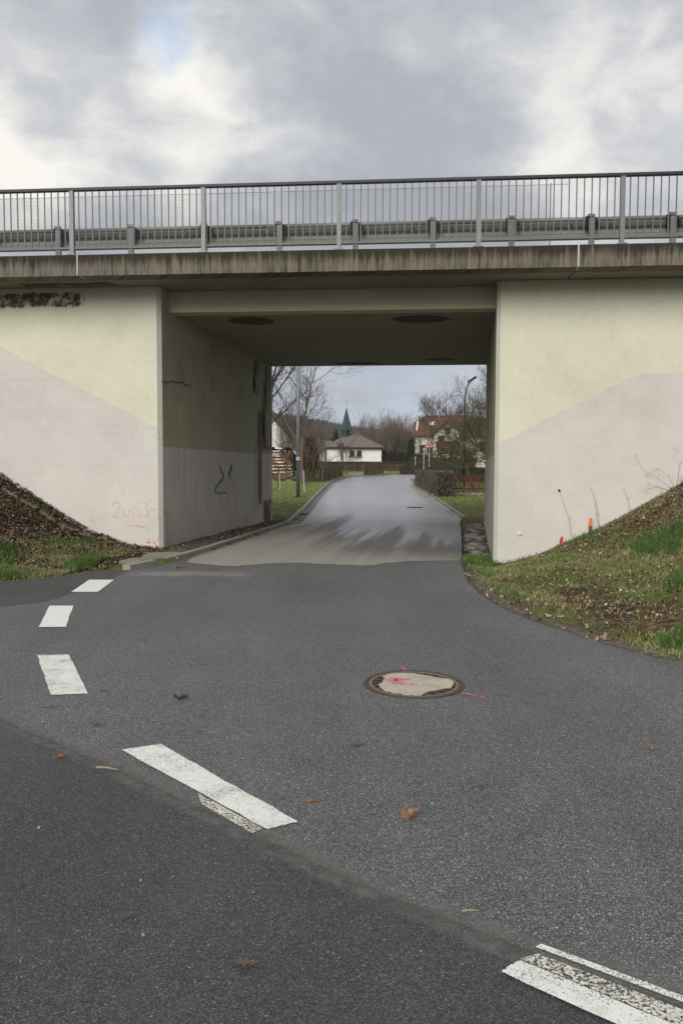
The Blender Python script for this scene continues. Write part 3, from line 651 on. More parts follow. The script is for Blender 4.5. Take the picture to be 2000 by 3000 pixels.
def stroke(name, pts, width, plane, nrm, mat, parent, off=.004):
    P = resample(pts, max(3, len(pts)*4)); vs = []; fs = []
    for i, (a, b) in enumerate(P):
        d = P[min(i+1, len(P)-1)] - P[max(i-1, 0)]; d = d/max(np.hypot(*d), 1e-6); k = width/2*(.8 + .4*rng.random())
        vs += [Vector(plane(a - d[1]*k, b + d[0]*k)) + nrm*off, Vector(plane(a + d[1]*k, b - d[0]*k)) + nrm*off]
    for i in range(len(P) - 1): fs.append((2*i, 2*i+1, 2*i+3, 2*i+2))
    return MB().add(vs, fs).build(name, mat, parent)
fp = lambda u, z: bw(u, 0, z); tp = lambda v, z: bw(0, v, z)
# orange surveyor's writing on the left abutment: "20, 3-3" over a level line
ORG = [([(-.98, .86), (-.93, .94), (-.84, .93), (-.82, .83), (-.9, .72), (-.99, .66), (-.9, .64), (-.8, .64)], .026),
       ([(-.74, .85), (-.76, .73), (-.72, .65), (-.66, .67), (-.64, .8)], .018), ([(-.56, .83), (-.58, .70), (-.53, .65), (-.48, .69), (-.47, .83)], .014),
       ([(-.42, .71), (-.45, .55)], .024),
       ([(-.38, .92), (-.29, .93), (-.32, .83), (-.26, .76), (-.29, .67), (-.37, .66)], .03), ([(-.22, .80), (-.13, .805)], .04),
       ([(-.1, .93), (-.015, .92), (-.05, .83), (-.005, .78), (-.02, .67), (-.08, .63)], .032),
       ([(-.76, .49), (-.52, .475), (-.28, .46)], .045)]
for pts, wd in ORG: stroke('sprayed_mark', pts, wd, fp, NF, 'spray_orange', ab_l)
for pts in ([(-.28, .24), (-.28, .13)], [(-.28, .2), (-.22, .15)], [(-.18, .22), (-.12, .17), (-.18, .15)], [(-.26, .1), (-.2, .06)], [(-.14, .12), (-.08, .08)], [(-.11, .23), (-.08, .2)]):
    stroke('sprayed_mark', pts, .026, fp, NF, 'spray_crimson', ab_l)
for pts, wd in (([(3.45, 1.66), (3.6, 1.52), (3.78, 1.42), (3.7, 1.34)], .06), ([(3.7, 1.34), (3.4, 1.24), (3.15, 1.13), (3.14, 1.03)], .07), ([(3.14, 1.05), (3.5, 1.0), (3.72, 1.03), (3.95, .99)], .05), ([(4.4, 1.68), (4.32, 1.55), (4.15, 1.4)], .13), ([(4.13, 1.4), (4.4, 1.34)], .05)):
    stroke('sprayed_mark', pts, wd, tp, NT, 'spray_blue', ab_l, .012)
stroke('crack', [(.02, 3.26), (.3, 3.25), (.5, 3.31), (.75, 3.30), (1.04, 3.36), (1.3, 3.31), (1.53, 3.34)], .018, tp, NT, 'iron_dark', ab_l, .013)
stroke('sprayed_mark', [(7.545, .36), (7.53, .1)], .05, fp, NF, 'spray_red', ab_r)
stroke('sprayed_mark', [(7.53, .32), (7.50, .12)], .04, fp, NF, 'spray_red', ab_r)
m = MB(); c = Vector(fp(6.78, .41)); m.tube([c, c + NF*.05], [.03, .02], 10); m.build('wall_bolt', 'white_wall', ab_r)
m = MB(); c = Vector(fp(7.48, 1.21)); m.tube([c - NF*.01, c + NF*.02, c + NF*.03], [.026, .022, .004], 7); m.build('hole_stub', 'iron_dark', ab_r)  # dark stub put in for a hole, whose shade is its colour
stroke('wall_scar', [(6.85, 3.5), (6.83, 3.46), (6.86, 3.43), (6.89, 3.46)], .02, fp, NF, 'mud_dry', ab_r)
stroke('soffit_crack', [(7.62, -.5), (7.55, -.25), (7.6, 0)], .02, lambda u, v: bw(u, v, ZS), Vector((0, 0, -1)), 'iron_dark', ds, .006)

# ------------------------------------------------------------------ pedestrian railing on the deck edge
VR = -.83; rail = tag(empty('pedestrian_railing', bw(3.5, VR, ZF)), 'grey steel railing with vertical bars along the bridge edge', 'railing')
posts = [-1.26 + 2.40*i for i in range(-5, 11)]
pm = MB().box((0, 0, .57), (.075, .075, 1.14), -AU).mesh('post'); cpm = MB().box((0, 0, .01), (.16, .14, .02), -AU).mesh('post_foot')
for u in posts:
    o = link('post', pm, 'galvanised', rail, bw(u, VR, ZF)); link('post_foot', cpm, 'galvanised', rail, bw(u, VR, ZF + .004))
barm = MB().box((0, 0, .505), (.018, .018, 1.01), -AU).mesh('baluster')
for a in posts[:-1]:
    n = 19
    if a > -9 and a < 15:
        for k in range(1, n): link('baluster', barm, 'bar_steel', rail, bw(a + 2.4*k/n, VR, ZF + .135))
    m = MB(); ubox(m, a + .04, a + 2.36, VR - .02, VR + .02, ZF + .115, ZF + .15); m.build('bottom_rail', 'bar_steel', rail)
m = MB(); ubox(m, posts[0] - .1, posts[-1] + .1, VR - .045, VR + .045, ZF + 1.14, ZF + 1.185); m.build('handrail', 'handrail_dark', rail)

# chain-link screen behind the bars
VC = -.6; cl_ = tag(empty('chain_link_fence', bw(2, VC, ZF)), 'wire mesh fence hung behind the bars of the bridge railing', 'fence')
u0, u1, z0, z1 = -8., 7.17, ZF + .04, ZF + 1.115; ptch = .062; Vn = []; Fn = []; k = 0
def add_wire(a, b, r):
    global k
    a = np.array(a); b = np.array(b); d = (b - a)/np.linalg.norm(b - a); e1 = np.cross(d, (NF.x, NF.y, 0.)); e1 /= np.linalg.norm(e1); e2 = np.cross(d, e1)
    for p_ in (a, b):
        for th in (0, 2.094, 4.189): Vn.append(p_ + r*(math.cos(th)*e1 + math.sin(th)*e2))
    for i in range(3): Fn.append((k + i, k + (i+1) % 3, k + 3 + (i+1) % 3, k + 3 + i))
    k += 6
H = z1 - z0; s = u0 - H
while s < u1:
    for sg in (1, -1):
        ua, za, ub, zb_ = (s, z0, s + H, z1) if sg > 0 else (s + H, z0, s, z1)
        # clip to the panel
        pts = []
        for (uu, zz_) in ((ua, za), (ub, zb_)):
            if uu < u0: t = (u0 - ua)/(ub - ua); uu, zz_ = u0, za + t*(zb_ - za)
            if uu > u1: t = (u1 - ua)/(ub - ua); uu, zz_ = u1, za + t*(zb_ - za)
            pts.append((uu, zz_))
        if abs(pts[0][0] - pts[1][0]) > .02: add_wire(bw(pts[0][0], VC, pts[0][1]), bw(pts[1][0], VC + .002*sg, pts[1][1]), .0021)
    s += ptch
link('wire_mesh', np_mesh('wire_mesh', np.array(Vn), np.array(Fn)), 'wire', cl_)
for z in (z0, z1): m = MB(); m.tube([bw(u0, VC, z), bw(u1, VC, z)], .004, 5); m.build('tension_wire', 'wire', cl_)
m = MB(); m.tube([bw(u1, VC, ZF), bw(u1, VC, z1 + .03)], .008, 6); m.tube([bw(u1, VC, z1), bw(u1 + .32, VC, z1)], .004, 5); m.build('end_rod', 'bar_steel', cl_)

# crash barrier further back
VG = .12; gb = tag(empty('crash_barrier', bw(3, VG, ZF)), 'galvanised crash barrier behind the bridge railing', 'crash barrier')
gpm = MB().box((0, 0, .38), (.10, .055, .76), -AU).mesh('barrier_post')
brm = MB().box((0, 0, 0), (.16, .10, .1), -AU).box((-.1, 0, -.02), (.05, .08, .2), -AU).box((.11, 0, -.05), (.035, .06, .12), -AU).mesh('bracket')
capm = MB().box((0, 0, 0), (.12, .07, .05), -AU + .1).mesh('post_cap')
boltm = MB().tube([(0, 0, 0), (NF.x*.02, NF.y*.02, 0)], .014, 6).mesh('bolt')
for i in range(-4, 15):
    u = -.60 + 1.43*i
    link('barrier_post', gpm, 'galvanised', gb, bw(u, VG, ZF)); link('bracket', brm, 'iron_dark', gb, bw(u + .02, VG + .06, ZF + .72)); link('post_cap', capm, 'galvanised', gb, bw(u - .01, VG, ZF + .80))
    for du in (-.35, .35): link('bolt', boltm, 'iron_dark', gb, bw(u + du, VG + .07, ZF + .66))
for a in range(-6, 17, 4):
    m = MB()         # corrugated beam seen from its back, with a tube along its top
    sec = [(.10, .74), (.06, .70), (.10, .64), (.17, .60), (.17, .54), (.10, .50), (.07, .44), (.11, .40), (.125, .40), (.09, .44), (.12, .49), (.19, .53), (.19, .61), (.12, .65), (.08, .70), (.115, .74)]
    n = len(sec); vs = [bw(a, VG + v, ZF + z) for v, z in sec] + [bw(a + 3.99, VG + v, ZF + z) for v, z in sec]
    m.add(vs, [(i, (i+1) % n, n + (i+1) % n, n + i) for i in range(n)]); m.build('barrier_beam', 'galvanised_rail', gb)
    m = MB(); m.tube([bw(a, VG + .10, ZF + .765), bw(a + 3.99, VG + .10, ZF + .765)], .045, 10); m.build('barrier_tube', 'galvanised_rail', gb, True)

# ------------------------------------------------------------------ road markings
def marking(name, quad, mat, z, label, extra=()):
    poly = []
    n = len(quad)
    for i in range(n):
        a, b = np.array(quad[i]), np.array(quad[(i+1) % n])
        for t in np.linspace(0, 1, 14)[:-1]:
            q = a + (b - a)*t; poly.append((q[0] + (rng.random() - .5)*.008, q[1] + (rng.random() - .5)*.008))
    o = sheet(name, poly, z, mat); del o['kind']; tag(o, label, 'road marking', 'dashes across the side road mouth')
    for q2, m2 in extra:
        o2 = sheet('worn_edge', q2, z + .0005, m2); del o2['kind']; o2.parent = o
    return o
marking('road_marking', [(-3.46, 9.78), (-3.12, 9.79), (-3.23, 10.86), (-3.58, 10.86)], 'road_paint', .0100, 'clean white dash nearest the left bank')
marking('road_marking', [(-3.02, 7.6), (-2.75, 7.61), (-3.09, 8.79), (-3.36, 8.79)], 'road_paint', .0100, 'second white dash from the left bank, with sharp edges')
marking('road_marking', [(-2.03, 5.3), (-1.78, 5.34), (-2.32, 6.47), (-2.58, 6.45)], 'road_paint_worn', .0100, 'broad speckled white dash at the left, third from the bank')
marking('road_marking', [(-1.24, 4.26), (-1.04, 4.35), (-.19, 3.38), (-.325, 3.305)], 'road_paint_worn', .0100, 'long slanting white dash with a crumbling lower edge in the foreground', [([(-.70, 3.683), (-.345, 3.312), (-.385, 3.268), (-.66, 3.56)][::-1], 'road_paint_flaking')])
marking('road_marking', [(.51, 2.35), (.585, 2.41), (1.55, 1.66), (1.45, 1.58)], 'road_paint_worn', .0100, 'flaking white dash cut by the lower right picture edge', [([(.585, 2.412), (.65, 2.44), (1.64, 1.72), (1.555, 1.662)], 'road_paint_flaking'), ([(.65, 2.475), (.675, 2.492), (1.70, 1.775), (1.675, 1.755)], 'road_paint_worn')])

# ------------------------------------------------------------------ manhole
mc = Vector((.54, 5.62, .006)); mh = tag(empty('manhole', mc), 'round iron manhole cover filled with beige concrete and pink spray', 'manhole cover')
def ring(r0, r1, z0, z1, n=48):
    m = MB(); vs = []
    for r_, z in ((r0, z0), (r0, z1), (r1, z1), (r1, z0)):
        for i in range(n): t = 2*math.pi*i/n; vs.append((mc.x + r_*math.cos(t), mc.y + r_*math.sin(t), mc.z + z))
    fs = [(j*n + i, j*n + (i+1) % n, ((j+1) % 4)*n + (i+1) % n, ((j+1) % 4)*n + i) for j in range(4) for i in range(n)]
    return m.add(vs, [f[::-1] for f in fs])
ring(.342, .372, -.03, .006).build('frame_ring', 'iron_rust', mh); ring(.312, .334, -.03, .005).build('cover_rim', 'iron_tan', mh)
m = MB(); m.poly_prism([(mc.x + .311*math.cos(t*math.pi/24), mc.y + .311*math.sin(t*math.pi/24)) for t in range(48)], mc.z - .03, mc.z + .001); m.build('cover_plate', 'iron_rust', mh)
m = MB(); m.poly_prism([(mc.x + .345*math.cos(t*math.pi/24), mc.y + .345*math.sin(t*math.pi/24)) for t in range(48)], mc.z - .05, mc.z - .012); m.build('shaft_gap', 'iron_dark', mh)
for i in range(22):
    t = 2*math.pi*i/22; MB().box((mc.x + .275*math.cos(t), mc.y + .275*math.sin(t), mc.z + .002), (.055, .030, .004), t).build('vent_slot', 'iron_dark', mh)
poly = []
for i in range(64):
    t = 2*math.pi*i/64; r_ = .286 + .012*math.sin(3*t + 1) + .007*math.sin(7*t)
    for tc, wd, dp in ((2.85, .40, .055), (5.35, .5, .055), (.95, .5, .035)):
        dd = abs((t - tc + math.pi) % (2*math.pi) - math.pi); r_ -= dp*max(0, 1 - (dd/wd)**4) if dd < wd else 0
    poly.append((mc.x + r_*math.cos(t), mc.y + r_*math.sin(t)))
MB().poly_prism(poly, mc.z, mc.z + .0065).build('concrete_fill', 'cover_concrete', mh)
for pts, wd in (([(-.17, .12), (-.1, .13), (-.13, .05), (-.04, 0), (.0, -.03)], .045), ([(-.2, .07), (-.1, .08), (-.02, .1)], .04), ([(-.12, -.05), (.02, -.06)], .035), ([(-.16, .02), (-.08, -.03)], .05)):
    P = [(mc.x + a, mc.y + b) for a, b in pts]; ribbon('spray_mark', P, wd, mc.z + .0085, 'spray_pink', mh, 14, .5)
for pts, lb in (([(.475, 6.13), (.50, 6.05), (.515, 5.96)], 'short pink spray stroke behind the manhole cover'), ([(.86, 5.37), (.95, 5.32), (1.02, 5.24)], 'thin pink spray stroke right of the manhole cover')):
    tag(ribbon('pink_spray_line', pts, .02, .011, 'spray_pink', None, 20, .6), lb, 'paint mark')

# ------------------------------------------------------------------ fallen leaves and twigs on the road
def leaf(px, py, size, mat, curl, label, rz=None, lobed=False, name='fallen_leaf', group='leaves lying on the road'):
    x, y = gp(px, py, .012); rz = rng.random()*6 if rz is None else rz; m = MB()
    n = 9; vs = []; fs = []
    for i in range(n):
        t = i/(n-1)*2 - 1; wd = .42*(1 - abs(t)**1.6)*(1 + (.55*math.cos(t*11) if lobed else .12*math.cos(t*9))) + .02
        for k, s_ in enumerate((-1, 0, 1)):
            lx = t*size/2; ly = s_*wd*size/2*(.9 if k == 2 else 1); lz = .006 + curl*size*(abs(s_)*.35*(1 + .3*math.sin(5*t)) + .25*t*t + .05*math.sin(t*7))
            vs.append((x + lx*math.cos(rz) - ly*math.sin(rz), y + lx*math.sin(rz) + ly*math.cos(rz), .009 + lz))
    for i in range(n-1):
        for k in range(2): a = i*3 + k; fs.append((a, a+1, a+4, a+3))
    m.add(vs, fs); o = m.build(name, mat); tag(o, label, 'leaf', group)
    st = MB(); e_ = size*.8 if lobed else size*.35; c = Vector((x + size/2*math.cos(rz), y + size/2*math.sin(rz), .012 + curl*size*.25)); st.tube([c, c + Vector((math.cos(rz)*e_, math.sin(rz)*e_, -.2*curl*size))], .0016, 4); st.build('stalk', 'leaf_brown', o)
leaf(1200, 2402, .10, 'leaf_tan', .9, 'pale tan curled leaf in the middle of the grey asphalt', .5)
leaf(530, 2051, .10, 'leaf_brown', .7, 'dark brown curled leaf between the third dash and the manhole', .2)
leaf(584, 2145, .05, 'leaf_orange', .6, 'small orange leaf standing above the long slanting dash', 1.6)
leaf(280, 2123, .07, 'leaf_dull', .15, 'dull flat leaf below the third white dash', 0)
leaf(173, 2223, .06, 'leaf_orange', .6, 'small rust orange leaf near the left picture edge', .3)
leaf(1045, 2182, .085, 'leaf_dull', .1, 'dull brown flat leaf below the manhole cover', .1)
leaf(905, 2351, .05, 'leaf_orange', .4, 'tiny brown leaf right of the long slanting dash', .1)
leaf(720, 2822, .085, 'leaf_dull', .06, 'lobed brown leaf with a long stalk pressed into dark asphalt', -.1, True)
leaf(372, 2684, .05, 'leaf_red', .03, 'flat reddish leaf pressed into the dark asphalt', .4)
leaf(1907, 2196, .05, 'leaf_orange', .4, 'small rusty leaf near the right picture edge', .2)
leaf(522, 1664, .14, 'leaf_orange', .5, 'yellow orange leaf by the kerb under the left abutment', 0)
leaf(50, 2600, .04, 'leaf_dull', .3, 'tiny dull leaf at the left edge of the dark road', 1)
leaf(300, 2023, .06, 'leaf_dull', .1, 'thin dull leaf just right of the third dash', .1)
def twig(px, py, px2, py2, r, mat, label):
    a = Vector((*gp(px, py, .012), .013 + r)); b = Vector((*gp(px2, py2, .012), .013 + r)); mdl = (a + b)/2 + Vector((0, .01*(rng.random() - .5), .004))
    m = MB(); m.tube([a, mdl, b], [r, r, r*.5], 5); o = m.build('twig', mat); tag(o, label, 'twig', 'twigs lying on the road')
twig(1378, 2309, 1434, 2303, .0035, 'leaf_red', 'thin reddish twig on grey asphalt right of the tan leaf')
twig(282, 2251, 345, 2258, .005, 'leaf_straw', 'straw coloured twig left of the long slanting dash')
twig(1352, 2672, 1402, 2671, .003, 'leaf_straw', 'pale grass stalk on asphalt in the lower middle')
twig(120, 2075, 188, 2070, .003, 'leaf_brown', 'dark thin twig below the third white dash')
twig(1518, 2452, 1537, 2446, .003, 'leaf_brown', 'short dark bent twig on the grey asphalt')
twig(145, 2411, 182, 2408, .003, 'leaf_brown', 'short black twig on the dark road at the left')
for i, (px, py) in enumerate(((172, 1904), (115, 2428), (420, 2743), (1525, 2488), (1265, 2358), (413, 2582))):
    x, y = gp(px, py); m = MB(); r_ = .004 + .003*rng.random(); m.tube([(x, y, 0), (x, y + .004, r_*1.2), (x + .002, y, r_*1.8)], [r_, r_*1.1, r_*.4], 6)
    lb = ['dark grit stone beside the second white dash', 'pale pebble on the dark road near the left edge', 'cream pebble on the dark road at the bottom left', 'black pebble on the grey asphalt at the right', 'white pebble on the grey asphalt near the tan leaf', 'grey white chip in the middle of the dark road'][i]
    tag(m.build('pebble', 'stone_grey' if i in (0, 3) else 'stone_pale'), lb, 'pebble', 'pebbles on the road')

# ------------------------------------------------------------------ scattered cover on the banks
def pick(nm, n, box, ok):
    r = np.random.default_rng(nm); out = []; tot = 0
    while tot < n:
        x = r.uniform(box[0], box[1], n*2); y = r.uniform(box[2], box[3], n*2); k = ok(x, y, r); out.append(np.c_[x, y][k]); tot += k.sum()
        if len(out) > 40: break
    return np.concatenate(out)[:n], r
def blades(name, P, r, h, wd, cols, label, cat='grass', lean=.6):
    n = len(P); x, y = P[:, 0], P[:, 1]; z = terrain(x, y) - .005; a = r.uniform(0, 2*np.pi, n); hh = h*r.uniform(.45, 1.25, n); ww = wd*r.uniform(.6, 1.3, n)
    lx, ly = r.normal(0, lean, n)*hh, r.normal(0, lean, n)*hh; dx, dy = np.cos(a)*ww/2, np.sin(a)*ww/2
    V = np.empty((n, 5, 3)); V[:, 0] = np.c_[x - dx, y - dy, z]; V[:, 1] = np.c_[x + dx, y + dy, z]
    V[:, 2] = np.c_[x - dx*.8 + lx*.4, y - dy*.8 + ly*.4, z + hh*.6]; V[:, 3] = np.c_[x + dx*.8 + lx*.4, y + dy*.8 + ly*.4, z + hh*.6]; V[:, 4] = np.c_[x + lx, y + ly, z + hh*.9]
    b = np.arange(n)[:, None]*5; T = np.concatenate([b + [0, 1, 3], b + [0, 3, 2], b + [2, 3, 4]]).astype(int)
    cols = np.array(cols); pn = vnoise(x, y, 2.2, 21)*.42 + r.uniform(0, 1, n)*.62 - .05; t = np.clip(pn, 0, .999)*(len(cols) - 1); i = t.astype(int); f = (t - i)[:, None]
    c = cols[i]*(1 - f) + cols[np.minimum(i+1, len(cols)-1)]*f; c *= r.uniform(.7, 1.3, (n, 1))
    o = link(name, np_mesh(name, V.reshape(-1, 3), T, np.repeat(c, 5, axis=0)), 'blade'); return tag(o, label, cat, kind='stuff')
def litter(name, P, r, size, cols, label, lift=.02, tilt=.5):
    n = len(P); x, y = P[:, 0], P[:, 1]; z = terrain(x, y) + r.uniform(0, lift, n); a = r.uniform(0, 2*np.pi, n); s = size*r.uniform(.6, 1.3, n)
    e1 = np.c_[np.cos(a), np.sin(a), r.normal(0, tilt, n)]; e2 = np.c_[-np.sin(a), np.cos(a), r.normal(0, tilt, n)]; c = np.c_[x, y, z + .012]
    e1 *= (s/2)[:, None]; e2 *= (s*.33)[:, None]; up = np.c_[np.zeros(n), np.zeros(n), s*r.uniform(-.2, .3, n)]
    V = np.stack([c - e1, c - e1*.15 + e2 + up, c + e1, c - e1*.1 - e2 + up*.7, c], 1); b = np.arange(n)[:, None]*5
    T = np.concatenate([b + [4, 0, 3], b + [4, 3, 2], b + [4, 2, 1], b + [4, 1, 0]]).astype(int)
    cols = np.array(cols); col = cols[r.integers(0, len(cols), n)]*r.uniform(.6, 1.35, (n, 1))
    o = link(name, np_mesh(name, V.reshape(-1, 3), T, np.repeat(col, 5, axis=0)), 'leaf_litter'); return tag(o, label, 'leaves', kind='stuff')
GREENS = [(.085, .135, .035), (.13, .19, .05), (.18, .22, .065), (.24, .235, .09), (.32, .28, .14), (.40, .34, .2), (.28, .21, .13)]
BROWNS = [(.09, .052, .034), (.13, .075, .046), (.18, .105, .063), (.24, .15, .095), (.33, .225, .155), (.45, .35, .27)]
def okR(x, y, r):
    u, v = uvof(x, y); k = (v < -.02) & ~inside(x, y, PAVED) & (u > W/2); d = dist(x, y, TOE_R); q = vnoise(x, y, 1.2, 5)*.75 + vnoise(x, y, 4, 6)*.25
    return k & (r.uniform(0, 1, len(x)) < np.clip(d/.5 - .2, .03, 1)*np.clip((q - .28)*3.2, .05, 1)*np.clip(1.35 - .16*np.clip(d - 1, 0, 9), .3, 1))
P, r_ = pick(1, 100000, (1.6, 8.6, 4.6, 14.6), okR); blades('grass', P, r_, .055, .0085, GREENS, 'short winter grass on the right bank')
def okRt(x, y, r):
    return okR(x, y, r) & (vnoise(x, y, 1.9, 31) > .70)
P, r_ = pick(2, 9000, (1.8, 8.6, 5.5, 14.4), okRt); blades('grass_tufts', P, r_, .16, .010, [(.06, .115, .03), (.085, .15, .04), (.11, .17, .05)], 'taller dark tufts on the right bank', lean=.45)
def okRl(x, y, r):
    u, v = uvof(x, y); d = dist(x, y, TOE_R); k = (v < -.02) & ~inside(x, y, PAVED) & (u > W/2)
    return k & (r.uniform(0, 1, len(x)) < np.clip(.10 + .26*np.clip(d - 1.0, 0, 3), 0, 1)*np.clip((1.25 - vnoise(x, y, 1.2, 5)*1.2), .1, 1))
P, r_ = pick(3, 20000, (1.6, 8.8, 4.6, 14.6), okRl); litter('leaf_litter', P, r_, .045, BROWNS, 'brown leaves lying in the grass of the right bank')
def okL(x, y, r):
    u, v = uvof(x, y); d = dist(x, y, TOE_L); k = (v < -.02) & ~inside(x, y, PAVED) & (u < .15)
    return k & (r.uniform(0, 1, len(x)) < np.clip(d*1.2, .15, 1))
P, r_ = pick(4, 30000, (-8.5, -3.2, 8.6, 15.2), okL); litter('leaf_litter', P, r_, .05, [(.045, .025, .016), (.07, .04, .026), (.10, .057, .038), (.14, .085, .058), (.22, .15, .11), (.33, .25, .195)], 'deep brown leaf litter on the left bank', .03, .38)
def okLg(x, y, r):
    u, v = uvof(x, y); d = dist(x, y, TOE_L); k = (v < -.05) & ~inside(x, y, PAVED) & (u < -.1); q = vnoise(x, y, 1.1, 15)
    return k & (r.uniform(0, 1, len(x)) < np.clip(1.35 - d*.55, .02, 1)*np.clip((q - .2)*2.2, .05, 1))
P, r_ = pick(5, 30000, (-8.5, -3.2, 8.6, 15.0), okLg); blades('grass', P, r_, .085, .0085, GREENS, 'short winter grass at the foot of the left bank')
def okLt(x, y, r): return okLg(x, y, r) & (vnoise(x, y, 1.7, 41) > .66)
P, r_ = pick(6, 5000, (-8, -3.3, 9, 14.8), okLt); blades('grass_tufts', P, r_, .16, .010, [(.065, .13, .03), (.09, .165, .035), (.12, .18, .05)], 'bright green tufts among leaf litter on the left bank', lean=.4)
def okLawn(x, y, r):
    u, v = uvof(x, y); return (v > TL + .2) & ~inside(x, y, FARROAD) & (dist(x, y, KERB_FAR) > .16) & (dist(x, y, EDGE_R_FAR) > .16) & (r.uniform(0, 1, len(x)) < np.clip((vnoise(x, y, .9, 8) - .1)*2 + np.clip((y - 28)/8, 0, 1), .12, 1))
LAWN = [(.17, .23, .06), (.22, .28, .08), (.27, .31, .10), (.33, .33, .14), (.42, .38, .2)]
P, r_ = pick(7, 42000, (-7, 12, 22.5, 60), okLawn); blades('lawn_grass', P, r_, .07, .022, LAWN, 'mown lawn beside the village road')
P, r_ = pick(8, 9000, (-14, 16, 60, 96), okLawn); blades('lawn_grass', P, r_, .10, .05, LAWN, 'mown verge at the end of the village road')
def okD(x, y, r):
    u, v = uvof(x, y); return ((u > .02) & (u < .9) | (u > W - 1.0) & (u < W - .02)) & (v > -.4) & (v < TL + 2) & ~inside(x, y, TUNNEL) & ~inside(x, y, PAVED)
P, r_ = pick(9, 900, (-4, 6, 14.4, 25), okD); litter('leaf_litter', P, r_, .06, BROWNS, 'dead leaves along the foot of the underpass walls', .01, .25)
def okC(x, y, r):
    u, v = uvof(x, y); return (u > W - .7) & (u < W - .05) & (v > -1.4) & (v < .9) & ~inside(x, y, PAVED) & ~inside(x, y, TUNNEL)
P, r_ = pick(10, 3500, (1.9, 3.4, 12.6, 16), okC); blades('grass', P, r_, .11, .009, [(.08, .14, .025), (.12, .19, .035), (.14, .2, .045)], 'bright grass at the right abutment corner')

# stones in the wet channel by the right wall and by the far left portal
sm = []
for j in range(3):
    m = MB(); n = 8; vs = []; r0 = random.Random(j)
    for zz_, k_ in ((0, 1), (.45, .95), (.7, .55)):
        for i in range(n): t = 2*math.pi*i/n; q = k_*(.8 + .4*r0.random()); vs.append((q*math.cos(t), q*math.sin(t)*.75, zz_ + .1*r0.random()))
    fs = [(l*n + i, l*n + (i+1) % n, (l+1)*n + (i+1) % n, (l+1)*n + i) for l in range(2) for i in range(n)] + [tuple(2*n + i for i in range(n))]
    sm.append(m.add(vs, fs).mesh('channel_stone')); sm[-1].materials.append(MATS['stone_grey'])
def rubble(name, n, place, smin, smax, label):
    root = tag(empty(name, place(.5, .5)), label, 'stones')
    for i in range(n):
        p_ = place(rng.random(), rng.random()); s_ = smin + (smax - smin)*rng.random()**2; o = link('stone', sm[i % 3], None, root, p_, (0, 0, rng.random()*6)); o.scale = (s_, s_, s_*.6)
def chan(a, b):
    u = W - .55 + .45*a; v = .6 + 7.6*b; x, y, _ = bw(u, v, 0); return (x, y, float(terrain(np.array([x]), np.array([y]))[0]) - .01)
rubble('stone_channel', 70, chan, .05, .16, 'wet broken stones in the channel beside the right underpass wall')
def portal(a, b):
    x = -1.95 + .75*a; y = 23.0 + 3.2*b; return (x + b*.35, y, float(terrain(np.array([x]), np.array([y]))[0]) - .01)
rubble('stone_heap', 60, portal, .04, .13, 'broken stones beside the kerb at the far left portal')
# mossy edging blocks up the left bank beside the wall
er = tag(empty('bank_edging', bw(-1.5, -.3, 0)), 'mossy stone edging blocks climbing the left bank along the wall', 'edging')
for i in range(13):
    u = -.25 - i*.36; x, y, _ = bw(u, -.30 - .02*i, 0); z = float(terrain(np.array([x]), np.array([y]))[0]); sl_ = float(terrain(np.array([x - .2]), np.array([y]))[0]) - float(terrain(np.array([x + .2]), np.array([y]))[0])
    MB().box((x, y, z - .022 - .02*rng.random()), (.33, .16, .1), -AU + (rng.random() - .5)*.15, 0, Matrix.Rotation(math.atan2(sl_, .4), 3, 'Y')).build('edging_block', 'moss_stone', er)

# ------------------------------------------------------------------ small things at the right wall
x, y, z = bw(8.03, -.16, 0); z = float(terrain(np.array([x]), np.array([y]))[0])
m = MB(); m.box((x, y, z + .12), (.045, .03, .34), .1, 0, Matrix.Rotation(.02, 3, 'Y')); st = m.build('survey_stake', 'wood_weathered'); tag(st, 'short wooden stake with an orange painted top on the right bank', 'stake')
m = MB(); m.box((x + .003, y, z + .235), (.049, .034, .14), .1, 0, Matrix.Rotation(.02, 3, 'Y')); m.build('painted_top', 'stake_orange', st)
def crumple(px, py, z, s_, label, name='litter_scrap'):
    x, y = gp(px, py, z); z = float(terrain(np.array([x]), np.array([y]))[0]); n = 7; vs = [(x, y, z + s_*.5)]
    for i in range(n): t = 2*math.pi*i/n; q = s_*(.5 + .6*rng.random()); vs.append((x + q*math.cos(t)*1.4, y + q*math.sin(t), z + .01 + s_*.5*rng.random()))
    tag(MB().add(vs, [(0, 1 + i, 1 + (i+1) % n) for i in range(n)]).build(name, 'litter_white'), label, 'litter')
crumple(1782, 1749, .12, .045, 'crumpled white scrap lying on the right bank grass')
crumple(1990, 1460, 1.15, .07, 'white scrap high on the right bank at the picture edge')
crumple(1640, 1800, .03, .05, 'pale crumbled lump in the mud of the right verge')
def stems(name, bu, bv, tips, label):
    x, y, _ = bw(bu, bv, 0); z = float(terrain(np.array([x]), np.array([y]))[0]); root = tag(empty(name, (x, y, z)), label, 'plant', 'dry stalks against the right abutment')
    for tp_ in tips:
        pts = [Vector((x, y, z - .02))] + [Vector(bw(a, -.06 - .05*rng.random(), b)) for a, b in tp_]; m = MB(); m.tube(pts, np.linspace(.0032, .0014, len(pts)), 4); m.build('stem', 'twig_red', root)
        for q in pts[1:]:
            for _ in range(2): m = MB(); d_ = Vector((rng.random() - .5, -rng.random()*.3, rng.random() - .3))*.14; m.tube([q, q + d_], [.0022, .001], 3); m.build('side_shoot', 'twig_red', root)
stems('dry_stalk', 7.72, -.12, [[(7.66, .7), (7.56, .95), (7.5, 1.15)]], 'thin arching dry stalk below the dark hole in the right wall')
